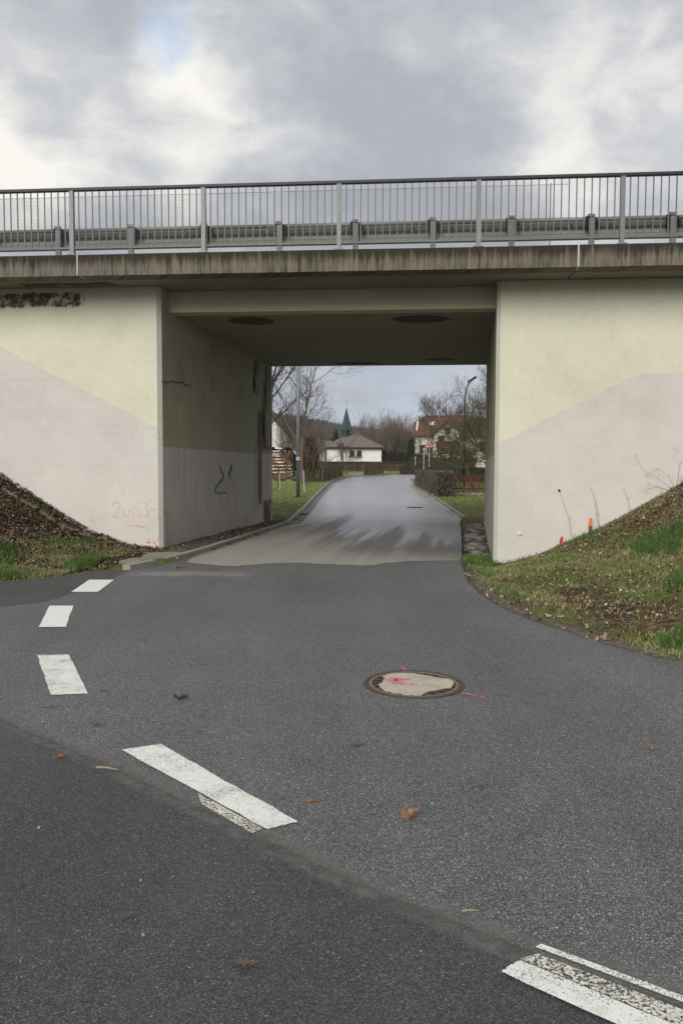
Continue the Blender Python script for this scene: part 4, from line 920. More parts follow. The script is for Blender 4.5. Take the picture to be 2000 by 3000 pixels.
stems('dry_stalk', 8.2, -.12, [[(8.18, .8), (8.12, 1.05), (8.06, 1.2)], [(8.15, .75), (8.13, .95)]], 'thin upright dry stalks just right of the orange stake')
stems('dry_stalk', 8.75, -.12, [[(8.7, 1.05), (8.62, 1.25)]], 'single dry stalk midway up the right bank wall')
stems('bramble', 9.5, -.25, [[(9.2, 1.45), (8.95, 1.6), (8.8, 1.85)], [(9.4, 1.5), (9.2, 1.6), (9.0, 1.5)], [(9.6, 1.7), (9.7, 1.85), (9.5, 1.95)], [(9.2, 1.3), (8.9, 1.2)], [(9.3, 1.25), (9.05, 1.35), (9.0, 1.2)]], 'straggling reddish bramble at the top of the right bank')

# ------------------------------------------------------------------ trees
def limb(r, p, d, ln, nseg, wig, trop):
    pts = [p.copy()]; d = d.copy()
    for i in range(nseg):
        d = (d + Vector(r.normal(0, wig, 3)) + Vector((0, 0, trop))).normalized(); pts.append(pts[-1] + d*(ln/nseg))
    return pts, d
def grow(r, p, d, ln, rad, lev, spec, out):
    s_ = spec[lev]; pts, _ = limb(r, p, d, ln, s_['seg'], s_['wig'], s_['trop'])
    end = s_.get('end', .35); rads = np.linspace(rad, max(rad*end, .005), len(pts)); out.append((lev, pts, rads))
    if lev + 1 >= len(spec): return
    n = s_['n'] if not hasattr(s_['n'], '__len__') else int(r.integers(*s_['n']))
    for i in range(n):
        t = s_['from'] + (1 - s_['from'])*((i + r.uniform(.1, .9))/n); k = t*(len(pts) - 1); a = min(int(k), len(pts) - 2); q = pts[a].lerp(pts[a+1], k - a)
        dd = (pts[a+1] - pts[a]).normalized(); az = r.uniform(0, 2*math.pi); e1 = dd.orthogonal().normalized(); e2 = dd.cross(e1); sd = e1*math.cos(az) + e2*math.sin(az)
        ang = s_['ang']*r.uniform(.7, 1.3); nd = dd*math.cos(ang) + sd*math.sin(ang)
        grow(r, q, nd, ln*s_['len']*r.uniform(.7, 1.25)*(1.1 - .45*t), np.interp(k, range(len(rads)), rads)*s_['rr'], lev + 1, spec, out)
def tubes(name, items):
    V = []; Fc = []; k0 = 0
    for lev, pts, rads in items:
        n = 8 if lev == 0 else (5 if lev == 1 else 3); P = np.array(pts); D = np.gradient(P, axis=0); D /= np.linalg.norm(D, axis=1)[:, None] + 1e-9
        t = np.where(np.abs(D[:, :1]) < .8, [[1., 0, 0]], [[0, 1., 0]]); e1 = np.cross(D, t); e1 /= np.linalg.norm(e1, axis=1)[:, None]; e2 = np.cross(D, e1)
        th = np.arange(n)*2*np.pi/n; rg = P[:, None] + rads[:, None, None]*(np.cos(th)[None, :, None]*e1[:, None] + np.sin(th)[None, :, None]*e2[:, None]); V.append(rg.reshape(-1, 3))
        i = np.arange(len(P) - 1)[:, None]*n + np.arange(n); j = np.arange(len(P) - 1)[:, None]*n + (np.arange(n) + 1) % n
        Fc.append(np.stack([i, j, j + n, i + n], -1).reshape(-1, 4) + k0); k0 += n*len(P)
    return np_mesh(name, np.concatenate(V), np.concatenate(Fc), smooth=True)
def tree(name, seed, base, height, spec, trunk_mat, twig_mat, label, group=None, stems_=1, lean=(0, 0), rad=.12, split=2, spread=.0):
    r = np.random.default_rng(seed); out = []
    for s_ in range(stems_):
        a = r.uniform(0, 6.28); off = Vector((math.cos(a), math.sin(a), 0))*spread*r.uniform(.1, 1); d0 = Vector((lean[0], lean[1], 1)) + off*.9
        grow(r, Vector(base) + off*.35 - Vector((0, 0, .1)), d0.normalized(), height*r.uniform(.85, 1.05), rad*r.uniform(.7, 1), 0, spec, out)
    root = tag(empty(name, base), label, 'tree', group)
    th = [o for o in out if o[0] < split]; tw = [o for o in out if o[0] >= split]
    link('trunk', tubes('trunk', th), trunk_mat, root); link('crown', tubes('crown', tw), twig_mat, root); return root
OPEN = [dict(seg=7, wig=.08, trop=.02, n=9, **{'from': .28}, ang=.85, len=.62, rr=.62, end=.25), dict(seg=6, wig=.13, trop=.07, n=7, **{'from': .2}, ang=.75, len=.55, rr=.55), dict(seg=5, wig=.16, trop=.10, n=7, **{'from': .15}, ang=.7, len=.6, rr=.6), dict(seg=4, wig=.16, trop=.10, n=3, **{'from': .2}, ang=.6, len=.6, rr=.65), dict(seg=3, wig=.15, trop=.08, n=0, **{'from': .2}, ang=.6, len=.5, rr=.6)]
BROOM = [dict(seg=6, wig=.05, trop=.03, n=12, **{'from': .12}, ang=.42, len=.62, rr=.6, end=.3), dict(seg=5, wig=.06, trop=.07, n=9, **{'from': .15}, ang=.4, len=.6, rr=.6), dict(seg=4, wig=.09, trop=.07, n=5, **{'from': .15}, ang=.4, len=.6, rr=.65), dict(seg=3, wig=.1, trop=.05, n=0, **{'from': .2}, ang=.4, len=.5, rr=.6)]
ROUND = [dict(seg=6, wig=.07, trop=.02, n=14, **{'from': .22}, ang=.95, len=.52, rr=.6, end=.3), dict(seg=5, wig=.12, trop=.06, n=10, **{'from': .2}, ang=.7, len=.55, rr=.58), dict(seg=4, wig=.14, trop=.06, n=6, **{'from': .15}, ang=.6, len=.6, rr=.62), dict(seg=4, wig=.13, trop=.08, n=3, **{'from': .2}, ang=.6, len=.6, rr=.65), dict(seg=3, wig=.1, trop=.05, n=0, **{'from': .2}, ang=.4, len=.5, rr=.6)]
APPLE = [dict(seg=6, wig=.16, trop=.0, n=8, **{'from': .25}, ang=1.1, len=.75, rr=.62, end=.35), dict(seg=7, wig=.2, trop=.04, n=9, **{'from': .12}, ang=.8, len=.5, rr=.55), dict(seg=5, wig=.22, trop=.08, n=10, **{'from': .1}, ang=.85, len=.55, rr=.6), dict(seg=4, wig=.2, trop=.16, n=4, **{'from': .15}, ang=.7, len=.7, rr=.65), dict(seg=3, wig=.12, trop=.15, n=0, **{'from': .2}, ang=.5, len=.5, rr=.6)]
def foot(px, Y): q = at(px, 1400, Y); return (q.x, Y, float(terrain(np.array([q.x]), np.array([Y]))[0]))
tree('bare_tree', 11, foot(884, 54), 8.6, OPEN, 'bark_pale', 'twig_dark', 'open bare tree with pale trunk behind the grey lamp post', rad=.16, lean=(.02, 0))
tree('bare_tree', 12, foot(742, 44), 9.5, OPEN, 'bark_dark', 'twig_red', 'bare tree whose branches reach in from the left portal edge', rad=.2, lean=(.12, 0))
tree('bare_shrub', 13, foot(893, 62), 3.2, BROOM, 'bark_tan', 'twig_tan', 'many-stemmed bare shrub right of the lamp post', stems_=5, rad=.05, spread=.5)
tree('bare_shrub', 14, foot(838, 66), 4.4, BROOM, 'bark_tan', 'twig_dark', 'bare shrub in front of the white gable behind the firewood', stems_=5, rad=.05, spread=.6)
tree('bare_tree', 15, foot(940, 88), 5.6, OPEN, 'bark_pale', 'twig_tan', 'slim bare tree left of the chapel roof', rad=.09)
for i, (px, Y, h, lb) in enumerate(((1062, 132, 6.6, 'dense bushy bare tree right behind the chapel spire'), (1100, 128, 6.9, 'tall dense bare tree above the chapel roof'), (1150, 130, 7.0, 'narrow dense bare tree right of the chapel'), (1180, 126, 5.6, 'lower bare tree between chapel and red roofed house'), (1207, 136, 5.2, 'small bare tree beside the red roofed house'), (1128, 122, 5.0, 'low brushy tree at the right end of the chapel'))):
    tree('brushy_tree', 20 + i, foot(px, Y), h, BROOM, 'bark_tan', 'twig_tan', lb, 'brushy bare trees behind the chapel', stems_=5, rad=.13, spread=.8)
tree('round_tree', 31, foot(1300, 132), 10.5, ROUND, 'bark_dark', 'twig_dark', 'large round bare tree rising behind the red roofed house', rad=.3, stems_=2, spread=.3)
tree('bare_tree', 32, foot(1440, 70), 9.0, ROUND, 'bark_dark', 'twig_dark', 'bare tree behind the street lamp by the right portal edge', rad=.17)
tree('apple_tree', 33, foot(1392, 43), 4.7, APPLE, 'bark_green', 'twig_green', 'mossy spreading apple tree behind the red picket fence', rad=.11, lean=(-.10, 0))
tree('apple_tree', 34, foot(1330, 50), 3.9, APPLE, 'bark_green', 'twig_green', 'low mossy fruit tree behind the clipped hedge', rad=.08, lean=(.02, 0))
tree('apple_tree', 36, foot(1455, 40), 5.4, APPLE, 'bark_green', 'twig_green', 'mossy fruit tree half hidden by the right abutment', rad=.15, lean=(-.1, 0))
tree('young_tree', 35, foot(1009, 84), 2.7, ROUND, 'bark_pale', 'twig_red', 'small young tree standing before the chapel wall', rad=.05)

# foliage masses
def cloud(name, centre, size, n, ls, cols, seed, mat='hedge_leaf', parent=None, boxy=False, core=None, rz=0, long=1.0, edge=.75):
    r = np.random.default_rng(seed)
    if boxy:
        P = r.uniform(-1, 1, (n, 3)); ax = r.integers(0, 3, n); sg = np.where(r.uniform(0, 1, n) < .5, -1, 1)
        for k in range(3): q = ax == k; P[q, k] = sg[q]*r.uniform(edge, 1.03, q.sum())
        P[:, 2] = np.where(P[:, 2] < -.98, -.9, P[:, 2])
    else:
        P = r.normal(0, 1, (n, 3)); P /= np.linalg.norm(P, axis=1)[:, None]; P *= (r.uniform(.25, 1, n)**.5)[:, None]*(1 + .3*(vnoise(P[:, 0]*3 + seed, P[:, 2]*3, 1, seed)[:, None] - .5))
    c, s_ = math.cos(rz), math.sin(rz); P = P*np.array(size)/2; P = np.c_[P[:, 0]*c - P[:, 1]*s_, P[:, 0]*s_ + P[:, 1]*c, P[:, 2]] + np.array(centre)
    a = r.normal(0, 1, (n, 3)); a[:, 2] += long - 1; a /= np.linalg.norm(a, axis=1)[:, None]; b = np.cross(a, r.normal(0, 1, (n, 3))); b /= np.linalg.norm(b, axis=1)[:, None]; s2 = ls*r.uniform(.5, 1.4, (n, 1))
    V = np.stack([P - a*s2*long, P + b*s2*.45, P + a*s2*long, P - b*s2*.45], 1).reshape(-1, 3); Fc = np.arange(4*n).reshape(-1, 4)
    cols = np.array(cols); col = cols[r.integers(0, len(cols), n)]*r.uniform(.6, 1.4, (n, 1)); return link(name, np_mesh(name, V, Fc, np.repeat(col, 4, axis=0)), mat, parent)
HB = [(.11, .088, .064), (.15, .122, .09), (.20, .165, .125), (.09, .08, .045)]
HD = [(.05, .048, .024), (.07, .062, .032), (.095, .078, .048), (.055, .065, .026)]
def hedge(base, length, width, height, rz, n, cols, label, seed, ls=.05, long=2.2):
    root = tag(empty('clipped_hedge', base), label, 'hedge'); c = Vector(base) + Vector((0, 0, height/2)); r = np.random.default_rng(seed)
    m = MB(); nx = max(3, int(length/.5)); vs = []; fs = []; k = 0; M_ = Matrix.Rotation(rz, 3, 'Z')
    sec = [(-.46, 0), (-.47, .5), (-.42, .93), (-.2, .965), (.2, .965), (.42, .93), (.47, .5), (.46, 0)]
    for i in range(nx + 1):
        for a, b in sec: q = M_ @ Vector(((i/nx - .5)*(length - .06), a*width*(1 + r.normal(0, .03)), b*height*(1 + r.normal(0, .012)))); vs.append(Vector(base) + q)
    n_ = len(sec)
    for i in range(nx):
        for j in range(n_ - 1): fs.append((i*n_ + j, i*n_ + j + 1, (i+1)*n_ + j + 1, (i+1)*n_ + j))
    fs += [tuple(range(n_)), tuple(nx*n_ + j for j in range(n_))[::-1]]; m.add(vs, [f[::-1] for f in fs]); m.build('hedge_core', 'hedge_core', root)
    cloud('foliage', c, (length, width, height), n, ls, cols, seed, parent=root, boxy=True, rz=rz, long=long, edge=.88); return root
A1 = gh(1270, 1459); A2 = gh(1209, 1424); ax = math.atan2(A2.y - A1.y, A2.x - A1.x); LN = (A2 - A1).length; off = Vector((math.sin(ax), -math.cos(ax), 0))*.55
hc = (A1 + A2)/2 + off
hedge((hc.x, hc.y, hc.z - .05), LN, .85, 1.22, ax, 16000, HB, 'clipped brown hedge lining the right side of the village road', 51, .035)
q = foot(1400, 57); hedge((q[0] + 1, q[1], q[2]), 9.5, .8, 1.1, 0, 9000, HD, 'clipped hedge running behind the red picket fence', 52, .05)
q = foot(1050, 94); hedge((q[0], 94, q[2]), 12.5, .9, 1.05, 0, 10000, HD, 'long dark hedge in front of the chapel', 53, .07, 1.6)
q = foot(1196, 80); hedge((q[0], 80, q[2]), 1.6, .9, .95, .2, 2500, HD, 'short dark hedge block where the village road bends right', 54, .05)
q = foot(1268, 88); hedge((q[0] + 1.2, 88, q[2]), 7, 1.0, 1.5, .1, 6000, [(.05, .04, .018), (.08, .05, .025), (.045, .05, .016)], 'tall unclipped hedge below the warning sign', 55, .08, 1.3)
def bush(name, px, Y, wd, h, n, ls, cols, label, seed, cat='shrub'):
    b = foot(px, Y); root = tag(empty(name, b), label, cat); cloud('foliage', (b[0], b[1], b[2] + h*.52), (wd, wd*.8, h), n, ls, cols, seed, parent=root)
    out = []; r = np.random.default_rng(seed)
    for i in range(6): grow(r, Vector(b), Vector((r.normal(0, .3), r.normal(0, .3), 1)).normalized(), h*.8, .035, 0, BROOM[1:], out)
    link('stem', tubes('stem', out), 'bark_tan', root); return root
bush('beech_shrub', 903, 59, 1.7, 3.3, 3200, .075, [(.055, .028, .018), (.085, .045, .027), (.11, .062, .04), (.04, .022, .016)], 'shrub holding dark brown leaves behind the picket fence', 61)
bush('beech_shrub', 884, 61, 1.3, 2.6, 1600, .075, [(.06, .034, .022), (.08, .045, .028)], 'dark leafy shrub between firewood and fence', 62)
bush('thicket', 1140, 112, 4.0, 2.6, 3600, .12, [(.03, .026, .015), (.045, .036, .022), (.03, .034, .016)], 'dark thicket at the right end of the chapel', 63)
bush('thicket', 1190, 108, 3.4, 2.4, 2600, .12, [(.035, .03, .017), (.05, .04, .026)], 'dark thicket between the chapel and the white house', 64)
bush('thicket', 1235, 98, 3.2, 2.2, 2200, .11, [(.05, .042, .02), (.06, .055, .022)], 'olive bush below the white house', 65)
bush('thicket', 900, 128, 7, 4.2, 3600, .13, [(.05, .045, .022), (.07, .055, .03), (.055, .06, .022)], 'tangled olive bushes left of the chapel', 66)
bush('thicket', 1330, 92, 6, 3.0, 3600, .12, [(.05, .045, .018), (.065, .055, .025)], 'tangled bushes behind the apple trees', 67)
def conifer(px, Y, h, wd, label, seed):
    b = foot(px, Y); root = tag(empty('conifer', b), label, 'tree'); r = np.random.default_rng(seed); n = 2600; t = r.uniform(0, 1, n)**.7; rad = (1 - t)*wd/2*(.75 + .25*np.sin(t*38)); a = r.uniform(0, 6.28, n); q = r.uniform(.4, 1, n)**.5
    P = np.c_[b[0] + np.cos(a)*rad*q, b[1] + np.sin(a)*rad*q, b[2] + .3 + t*(h - .3)]; d = np.c_[np.cos(a), np.sin(a), -.35 + r.normal(0, .3, n)]; s_ = np.cross(d, [0, 0, 1.]); L_ = .2*r.uniform(.6, 1.4, (n, 1))
    V = np.stack([P, P + d*L_ + s_*L_*.4, P + d*L_*1.2, P + d*L_ - s_*L_*.4], 1).reshape(-1, 3); cols = np.array([(.014, .03, .012), (.022, .042, .016), (.03, .05, .02)])[r.integers(0, 3, n)]
    link('foliage', np_mesh('foliage', V, np.arange(4*n).reshape(-1, 4), np.repeat(cols, 4, axis=0)), 'hedge_leaf', root); m = MB(); m.tube([b, (b[0], b[1], b[2] + h*.9)], [.12, .02], 7); m.build('trunk', 'bark_dark', root)
conifer(983, 140, 6.6, 3.6, 'dark green conifer behind the left side of the spire', 71); conifer(1203, 104, 3.9, 1.5, 'slim dark conifer beside the white house gable', 72)

# ------------------------------------------------------------------ village buildings
def house_box(m, c, rz, x0, x1, y0, y1, z0, z1):
    M_ = Matrix.Rotation(rz, 3, 'Z'); m.corners([Vector(c) + M_ @ Vector(q) for q in ((x0, y0, z0), (x1, y0, z0), (x1, y1, z0), (x0, y1, z0), (x0, y0, z1), (x1, y0, z1), (x1, y1, z1), (x0, y1, z1))]); return m
def solid_roof(pts, tris, th=.14):
    m = MB(); n = len(pts); m.add(pts, tris); m.add([(x, y, z - th) for x, y, z in pts], [f[::-1] for f in tris])
    ed = {}
    for f in tris:
        for i in range(len(f)): a, b = f[i], f[(i+1) % len(f)]; ed[(a, b)] = 1
    for a, b in ed:
        if (b, a) not in ed: k = len(m.v); m.v += [tuple(pts[a]), tuple(pts[b]), (*pts[b][:2], pts[b][2] - th), (*pts[a][:2], pts[a][2] - th)]; m.f.append((k, k+3, k+2, k+1)); m.mi.append(0)
    return m
# chapel
YC = 110.; cz = 1.55
cha = tag(empty('chapel', (at(1030, 1340, YC).x, YC, cz)), 'white chapel with low brown hipped roof and green copper spire', 'chapel')
c0 = at(959, 1313, YC); c1 = at(1117, 1313, YC); c2 = Vector((c1.x + .3, YC + 8, 0)); cl0 = Vector((at(934, 1325, 118).x, 118, 0)); ze = c0.z
wallp = [(cl0.x, cl0.y), (c0.x, c0.y), (c1.x, c1.y), (c2.x, c2.y)]
MB().poly_prism(wallp, cz - .6, ze).build('wall', 'white_wall', cha)
e0 = at(921, 1323, 118); e1 = at(956, 1308.5, YC - .5); e1b = at(1016, 1309, YC - .7); e2 = at(1122.5, 1310, YC - .4); ra = at(1016, 1272.5, YC + 4.5); rb = at(1049, 1273.5, YC + 4.2); e3 = Vector((e2.x + .4, YC + 9, e2.z)); e4 = Vector((e0.x, YC + 12, e0.z))
rf = solid_roof([tuple(q) for q in (e0, e1, e1b, e2, ra, rb, e3, e4)], [(0, 1, 4), (1, 2, 5, 4), (2, 3, 5), (3, 6, 5), (6, 7, 4, 5), (7, 0, 4)], .25); ro = rf.build('roof', ['roof_brown'], cha)
for a, b in ((e1, e1b), (e1b, e2), (e0, e1)):
    m = MB(); m.tube([Vector(a) + Vector((0, -.05, -.14)), Vector(b) + Vector((0, -.05, -.14))], .09, 6); m.build('gutter', 'dark_trim', ro)
for a, b in ((e1b, rb), (ra, rb), (rb, e2), (ra, Vector(e1)*.4 + Vector(ra)*.6)):
    m = MB(); m.tube([Vector(a) + Vector((0, 0, .03)), Vector(b) + Vector((0, 0, .03))], .1, 5); m.build('ridge_tiles', 'roof_brown', ro)
def pane(parent, px0, px1, py0, py1, Y, nm='window', fm='wood_weathered', pm_='glass_dark', dep=.08):
    a = at(px0, py1, Y); b = at(px1, py0, Y); m = MB(); wd = b.x - a.x; hh = b.z - a.z; m.box(((a.x + b.x)/2, Y - dep/2, (a.z + b.z)/2), (wd, dep, hh)); o = m.build(nm, fm, parent)
    MB().box(((a.x + b.x)/2, Y - dep - .01, (a.z + b.z)/2), (wd*.8, .02, hh*.84)).build('pane', pm_, o); return o
for px in (1031, 1051.5): w_ = pane(cha, px - 7.5, px + 7.5, 1320, 1338, YC); a = at(px, 1339.5, YC); MB().box((a.x, YC - .09, a.z), (.9, .18, .08)).build('sill', 'stone_pale', w_)
pane(cha, 999, 1002.5, 1325, 1350, YC, 'door', 'door_dark', 'door_dark')
aa = Vector((cl0.x, cl0.y, 0)).lerp(Vector((c0.x, c0.y, 0)), .80); dv = (Vector((c0.x, c0.y, 0)) - Vector((cl0.x, cl0.y, 0))).normalized(); MB().box((aa.x, aa.y - .05, ze - 1.2), (1.2, .12, 1.9), math.atan2(dv.y, dv.x)).build('door', 'door_dark', cha)
# spire: square, flaring, open belfry under copper
sp_b = at(1009, 1281, YC + 4); sp_t = at(1014.5, 1196, YC + 4); sx = sp_t.x
def sq(m, levels, rz=.6):
    vs = []; fs = []
    for z, h in levels:
        for i in range(4): t = rz + math.pi/4 + i*math.pi/2; h_ = h*.86; vs.append((sx + h_*math.cos(t), YC + 4 + h_*math.sin(t), z))
    for l in range(len(levels) - 1):
        for i in range(4): fs.append((l*4 + i, l*4 + (i+1) % 4, (l+1)*4 + (i+1) % 4, (l+1)*4 + i))
    fs += [(3, 2, 1, 0), tuple((len(levels)-1)*4 + i for i in range(4))]; m.add(vs, fs); return m
zt_, zb_ = sp_t.z, sp_b.z; hh = zt_ - zb_
spire = sq(MB(), [(zb_ + hh*.24, 1.02), (zb_ + hh*.30, .96), (zb_ + hh*.305, .92), (zb_ + hh*.52, .68), (zb_ + hh*.525, .65), (zb_ + hh*.78, .33), (zb_ + hh*.785, .30), (zt_, .05)]).build('spire', 'copper_green', cha)
sq(MB(), [(zb_ - .8, .62), (zb_ + hh*.238, .62)]).build('belfry', 'copper_dark', cha)
for i in range(4):
    t = .6 + math.pi/4 + i*math.pi/2; m = MB(); m.tube([(sx + .86*math.cos(t), YC + 4 + .86*math.sin(t), zb_ - .9), (sx + .70*math.cos(t), YC + 4 + .70*math.sin(t), zb_ + hh*.27)], .1, 5); m.build('belfry_leg', 'copper_green', cha)
m = MB(); m.tube([(sx, YC + 4, zt_ - .05), (sx, YC + 4, zt_ + .15), (sx, YC + 4, zt_ + .3)], [.06, .15, .04], 8); m.build('finial', 'pole_pale', spire)
m = MB(); m.box((sx, YC + 4, zt_ + .75), (.03, .03, 1.1)).box((sx, YC + 4.03, zt_ + .95), (.4, .03, .03)); m.build('cross', 'dark_trim', spire)
# white house with red roof
hc_ = Vector((at(1216, 1300, 116).x, 116, 1.7)); rz = R(-11); hs = tag(empty('white_house', hc_), 'cream white house with red half-hipped roof beyond the trees', 'house')
M3 = Matrix.Rotation(rz, 3, 'Z'); hp = lambda x, y, z: tuple(hc_ + M3 @ Vector((x, y, z)))
house_box(MB(), hc_, rz, 0, 7.2, 0, 7.6, -1, 5.35).build('wall', 'cream_wall', hs)
m = MB(); m.add([hp(0, 0, 5.35), hp(0, 7.6, 5.35), hp(0, 5.4, 7.2), hp(0, 2.2, 7.2), hp(.25, 0, 5.35), hp(.25, 7.6, 5.35), hp(.25, 5.4, 7.2), hp(.25, 2.2, 7.2)], [(0, 3, 2, 1), (4, 5, 6, 7), (0, 4, 7, 3), (3, 7, 6, 2), (2, 6, 5, 1)]); m.build('gable', 'cream_wall', hs)
P_ = [hp(-.5, -.6, 4.95), hp(7.7, -.6, 4.95), hp(7.7, 3.8, 8.0), hp(1.0, 3.8, 8.0), hp(-.5, 2.2, 7.0), hp(-.5, 5.4, 7.0), hp(-.5, 8.2, 4.95), hp(7.7, 8.2, 4.95)]
ro = solid_roof(P_, [(0, 1, 2, 3, 4), (4, 3, 5), (5, 3, 2, 7, 6)], .22).build('roof', 'roof_red', hs)
m = MB(); m.tube([hp(1.0, 3.8, 8.03), hp(7.7, 3.8, 8.03)], .12, 5); m.build('ridge_tiles', 'roof_red', ro)
sk = MB(); sk.add([hp(1.9, 1.55, 6.54), hp(2.6, 1.55, 6.54), hp(2.6, 2.3, 7.06), hp(1.9, 2.3, 7.06)], [(0, 1, 2, 3)]); sk.build('skylight', 'skylight_pale', ro)
m = MB(); m.tube([hp(3.3, 3.6, 7.8), hp(3.3, 3.6, 9.2)], .05, 6); m.build('antenna', 'pole_pale', ro)
# cross gable to the front, with balcony
m = MB(); m.add([hp(2.9, -2.2, -1), hp(6.9, -2.2, -1), hp(6.9, -2.2, 5.0), hp(4.9, -2.2, 6.7), hp(2.9, -2.2, 5.0), hp(2.9, .1, -1), hp(6.9, .1, -1), hp(6.9, .1, 5.0), hp(4.9, .1, 6.7), hp(2.9, .1, 5.0)], [(0, 1, 2, 3, 4), (9, 8, 7, 6, 5), (0, 4, 9, 5), (1, 6, 7, 2)]); m.build('front_wing', 'cream_wall', hs)
ro2 = solid_roof([hp(2.3, -2.9, 4.75), hp(4.9, -2.9, 6.95), hp(4.9, 3.4, 6.95), hp(2.3, 3.4, 4.75), hp(7.5, -2.9, 4.75), hp(7.5, 3.4, 4.75)], [(0, 1, 2, 3), (4, 5, 2, 1)], .2).build('wing_roof', 'roof_red', hs)
house_box(MB(), hc_, rz, 3.3, 6.7, -3.3, -2.25, 2.9, 3.9).build('balcony', 'balcony_wood', hs)
house_box(MB(), hc_, rz, 3.5, 4.5, -2.3, -2.19, 3.9, 4.8).build('window', 'glass_dark', hs); house_box(MB(), hc_, rz, 4.5, 5.3, -2.3, -2.19, 5.0, 6.0).build('window', 'glass_dark', hs)
for y_, z0_, z1_ in ((3.4, 5.6, 6.6), (1.6, 2.4, 3.9), (4.6, 2.4, 3.9)):
    f_ = house_box(MB(), hc_, rz, -.08, .05, y_, y_ + 1.2, z0_, z1_).build('window', 'dark_trim', hs); house_box(MB(), hc_, rz, -.11, -.085, y_ + .12, y_ + 1.08, z0_ + .1, z1_ - .1).build('pane', 'glass_dark', f_)
for x_ in (.6, 1.7):
    f_ = house_box(MB(), hc_, rz, x_, x_ + .9, -.08, .05, 2.2, 3.5).build('window', 'dark_trim', hs); house_box(MB(), hc_, rz, x_ + .1, x_ + .8, -.11, -.085, 2.3, 3.4).build('pane', 'glass_dark', f_)
house_box(MB(), hc_, rz, -1.0, 3.6, -1.6, -.05, 1.35, 1.6).build('porch_roof', 'roof_grey', hs)
# white gable behind the firewood
YG = 72.; a = at(800, 1221, YG); b = at(868, 1296, YG); sl_ = (a.z - b.z)/(b.x - a.x); apx = b.x - 5.2; apz = b.z + 5.2*sl_; gz = .7
gh_ = tag(empty('gabled_house', (apx, YG, gz)), 'white gabled house with brown roof edge behind the firewood', 'house'); wx = b.x - .45
m = MB(); pl = [(2*apx - wx, gz - .5), (wx, gz - .5), (wx, b.z + .45*sl_ - .15), (apx, apz - .15), (2*apx - wx, b.z + .45*sl_ - .15)]; vs = [(x, YG + .35, z) for x, z in pl] + [(x, YG + 10, z) for x, z in pl]; m.add(vs, [(0, 1, 2, 3, 4), (9, 8, 7, 6, 5)] + [(i, i+5, (i+1) % 5 + 5, (i+1) % 5) for i in range(5)]); m.build('wall', 'white_wall', gh_)
ro = solid_roof([(b.x, YG, b.z), (apx, YG, apz), (apx, YG + 10.4, apz), (b.x, YG + 10.4, b.z), (2*apx - b.x, YG, b.z), (2*apx - b.x, YG + 10.4, b.z)], [(0, 3, 2, 1), (1, 2, 5, 4)], .2).build('roof', 'roof_red', gh_)
m = MB(); m.tube([(b.x + .02, YG - .03, b.z - .1), (apx, YG - .03, apz - .1)], .13, 4); m.build('barge_board', 'roof_red', ro)
# grey roofed house half hidden at the right
YH = 98.; a = at(1372, 1276, YH); b = at(1392, 1218, YH); gr = tag(empty('grey_roofed_house', (a.x + 5, YH, 1.4)), 'house with dark grey roof behind the apple tree', 'house')
house_box(MB(), Vector((a.x + .5, YH + .5, 1.4)), 0, 0, 9, 0, 8, -1, a.z - 1.4).build('wall', 'cream_wall', gr)
ro = solid_roof([(a.x, YH, a.z), (a.x + 10, YH, a.z), (a.x + 9.0, YH + 4.5, b.z), (b.x, YH + 4.5, b.z), (a.x, YH + 9, a.z), (a.x + 10, YH + 9, a.z)], [(0, 1, 2, 3), (0, 3, 4), (1, 5, 2), (4, 3, 2, 5)], .2).build('roof', 'roof_grey', gr)
for x_ in (2, 5): MB().box((a.x + x_, YH + .45, a.z - 1.3), (1, .1, 1.2)).build('window', 'glass_dark', gr)
# little red roof left of the chapel
q = at(938, 1301, 125); sh = tag(empty('brick_outbuilding', (q.x, 125, 1.9)), 'small red roofed outbuilding peeping out left of the chapel roof', 'outbuilding')
MB().box((q.x - .8, 126.5, q.z - 1.9), (2.4, 2.6, 3.6)).build('wall', 'roof_red', sh); solid_roof([(q.x - 2.3, 125, q.z - .1), (q.x + .7, 125, q.z - .1), (q.x + .7, 126.5, q.z + .55), (q.x - 2.3, 126.5, q.z + .55), (q.x + .7, 128, q.z - .1), (q.x - 2.3, 128, q.z - .1)], [(0, 1, 2, 3), (3, 2, 4, 5)], .12).build('roof', 'roof_red', sh)

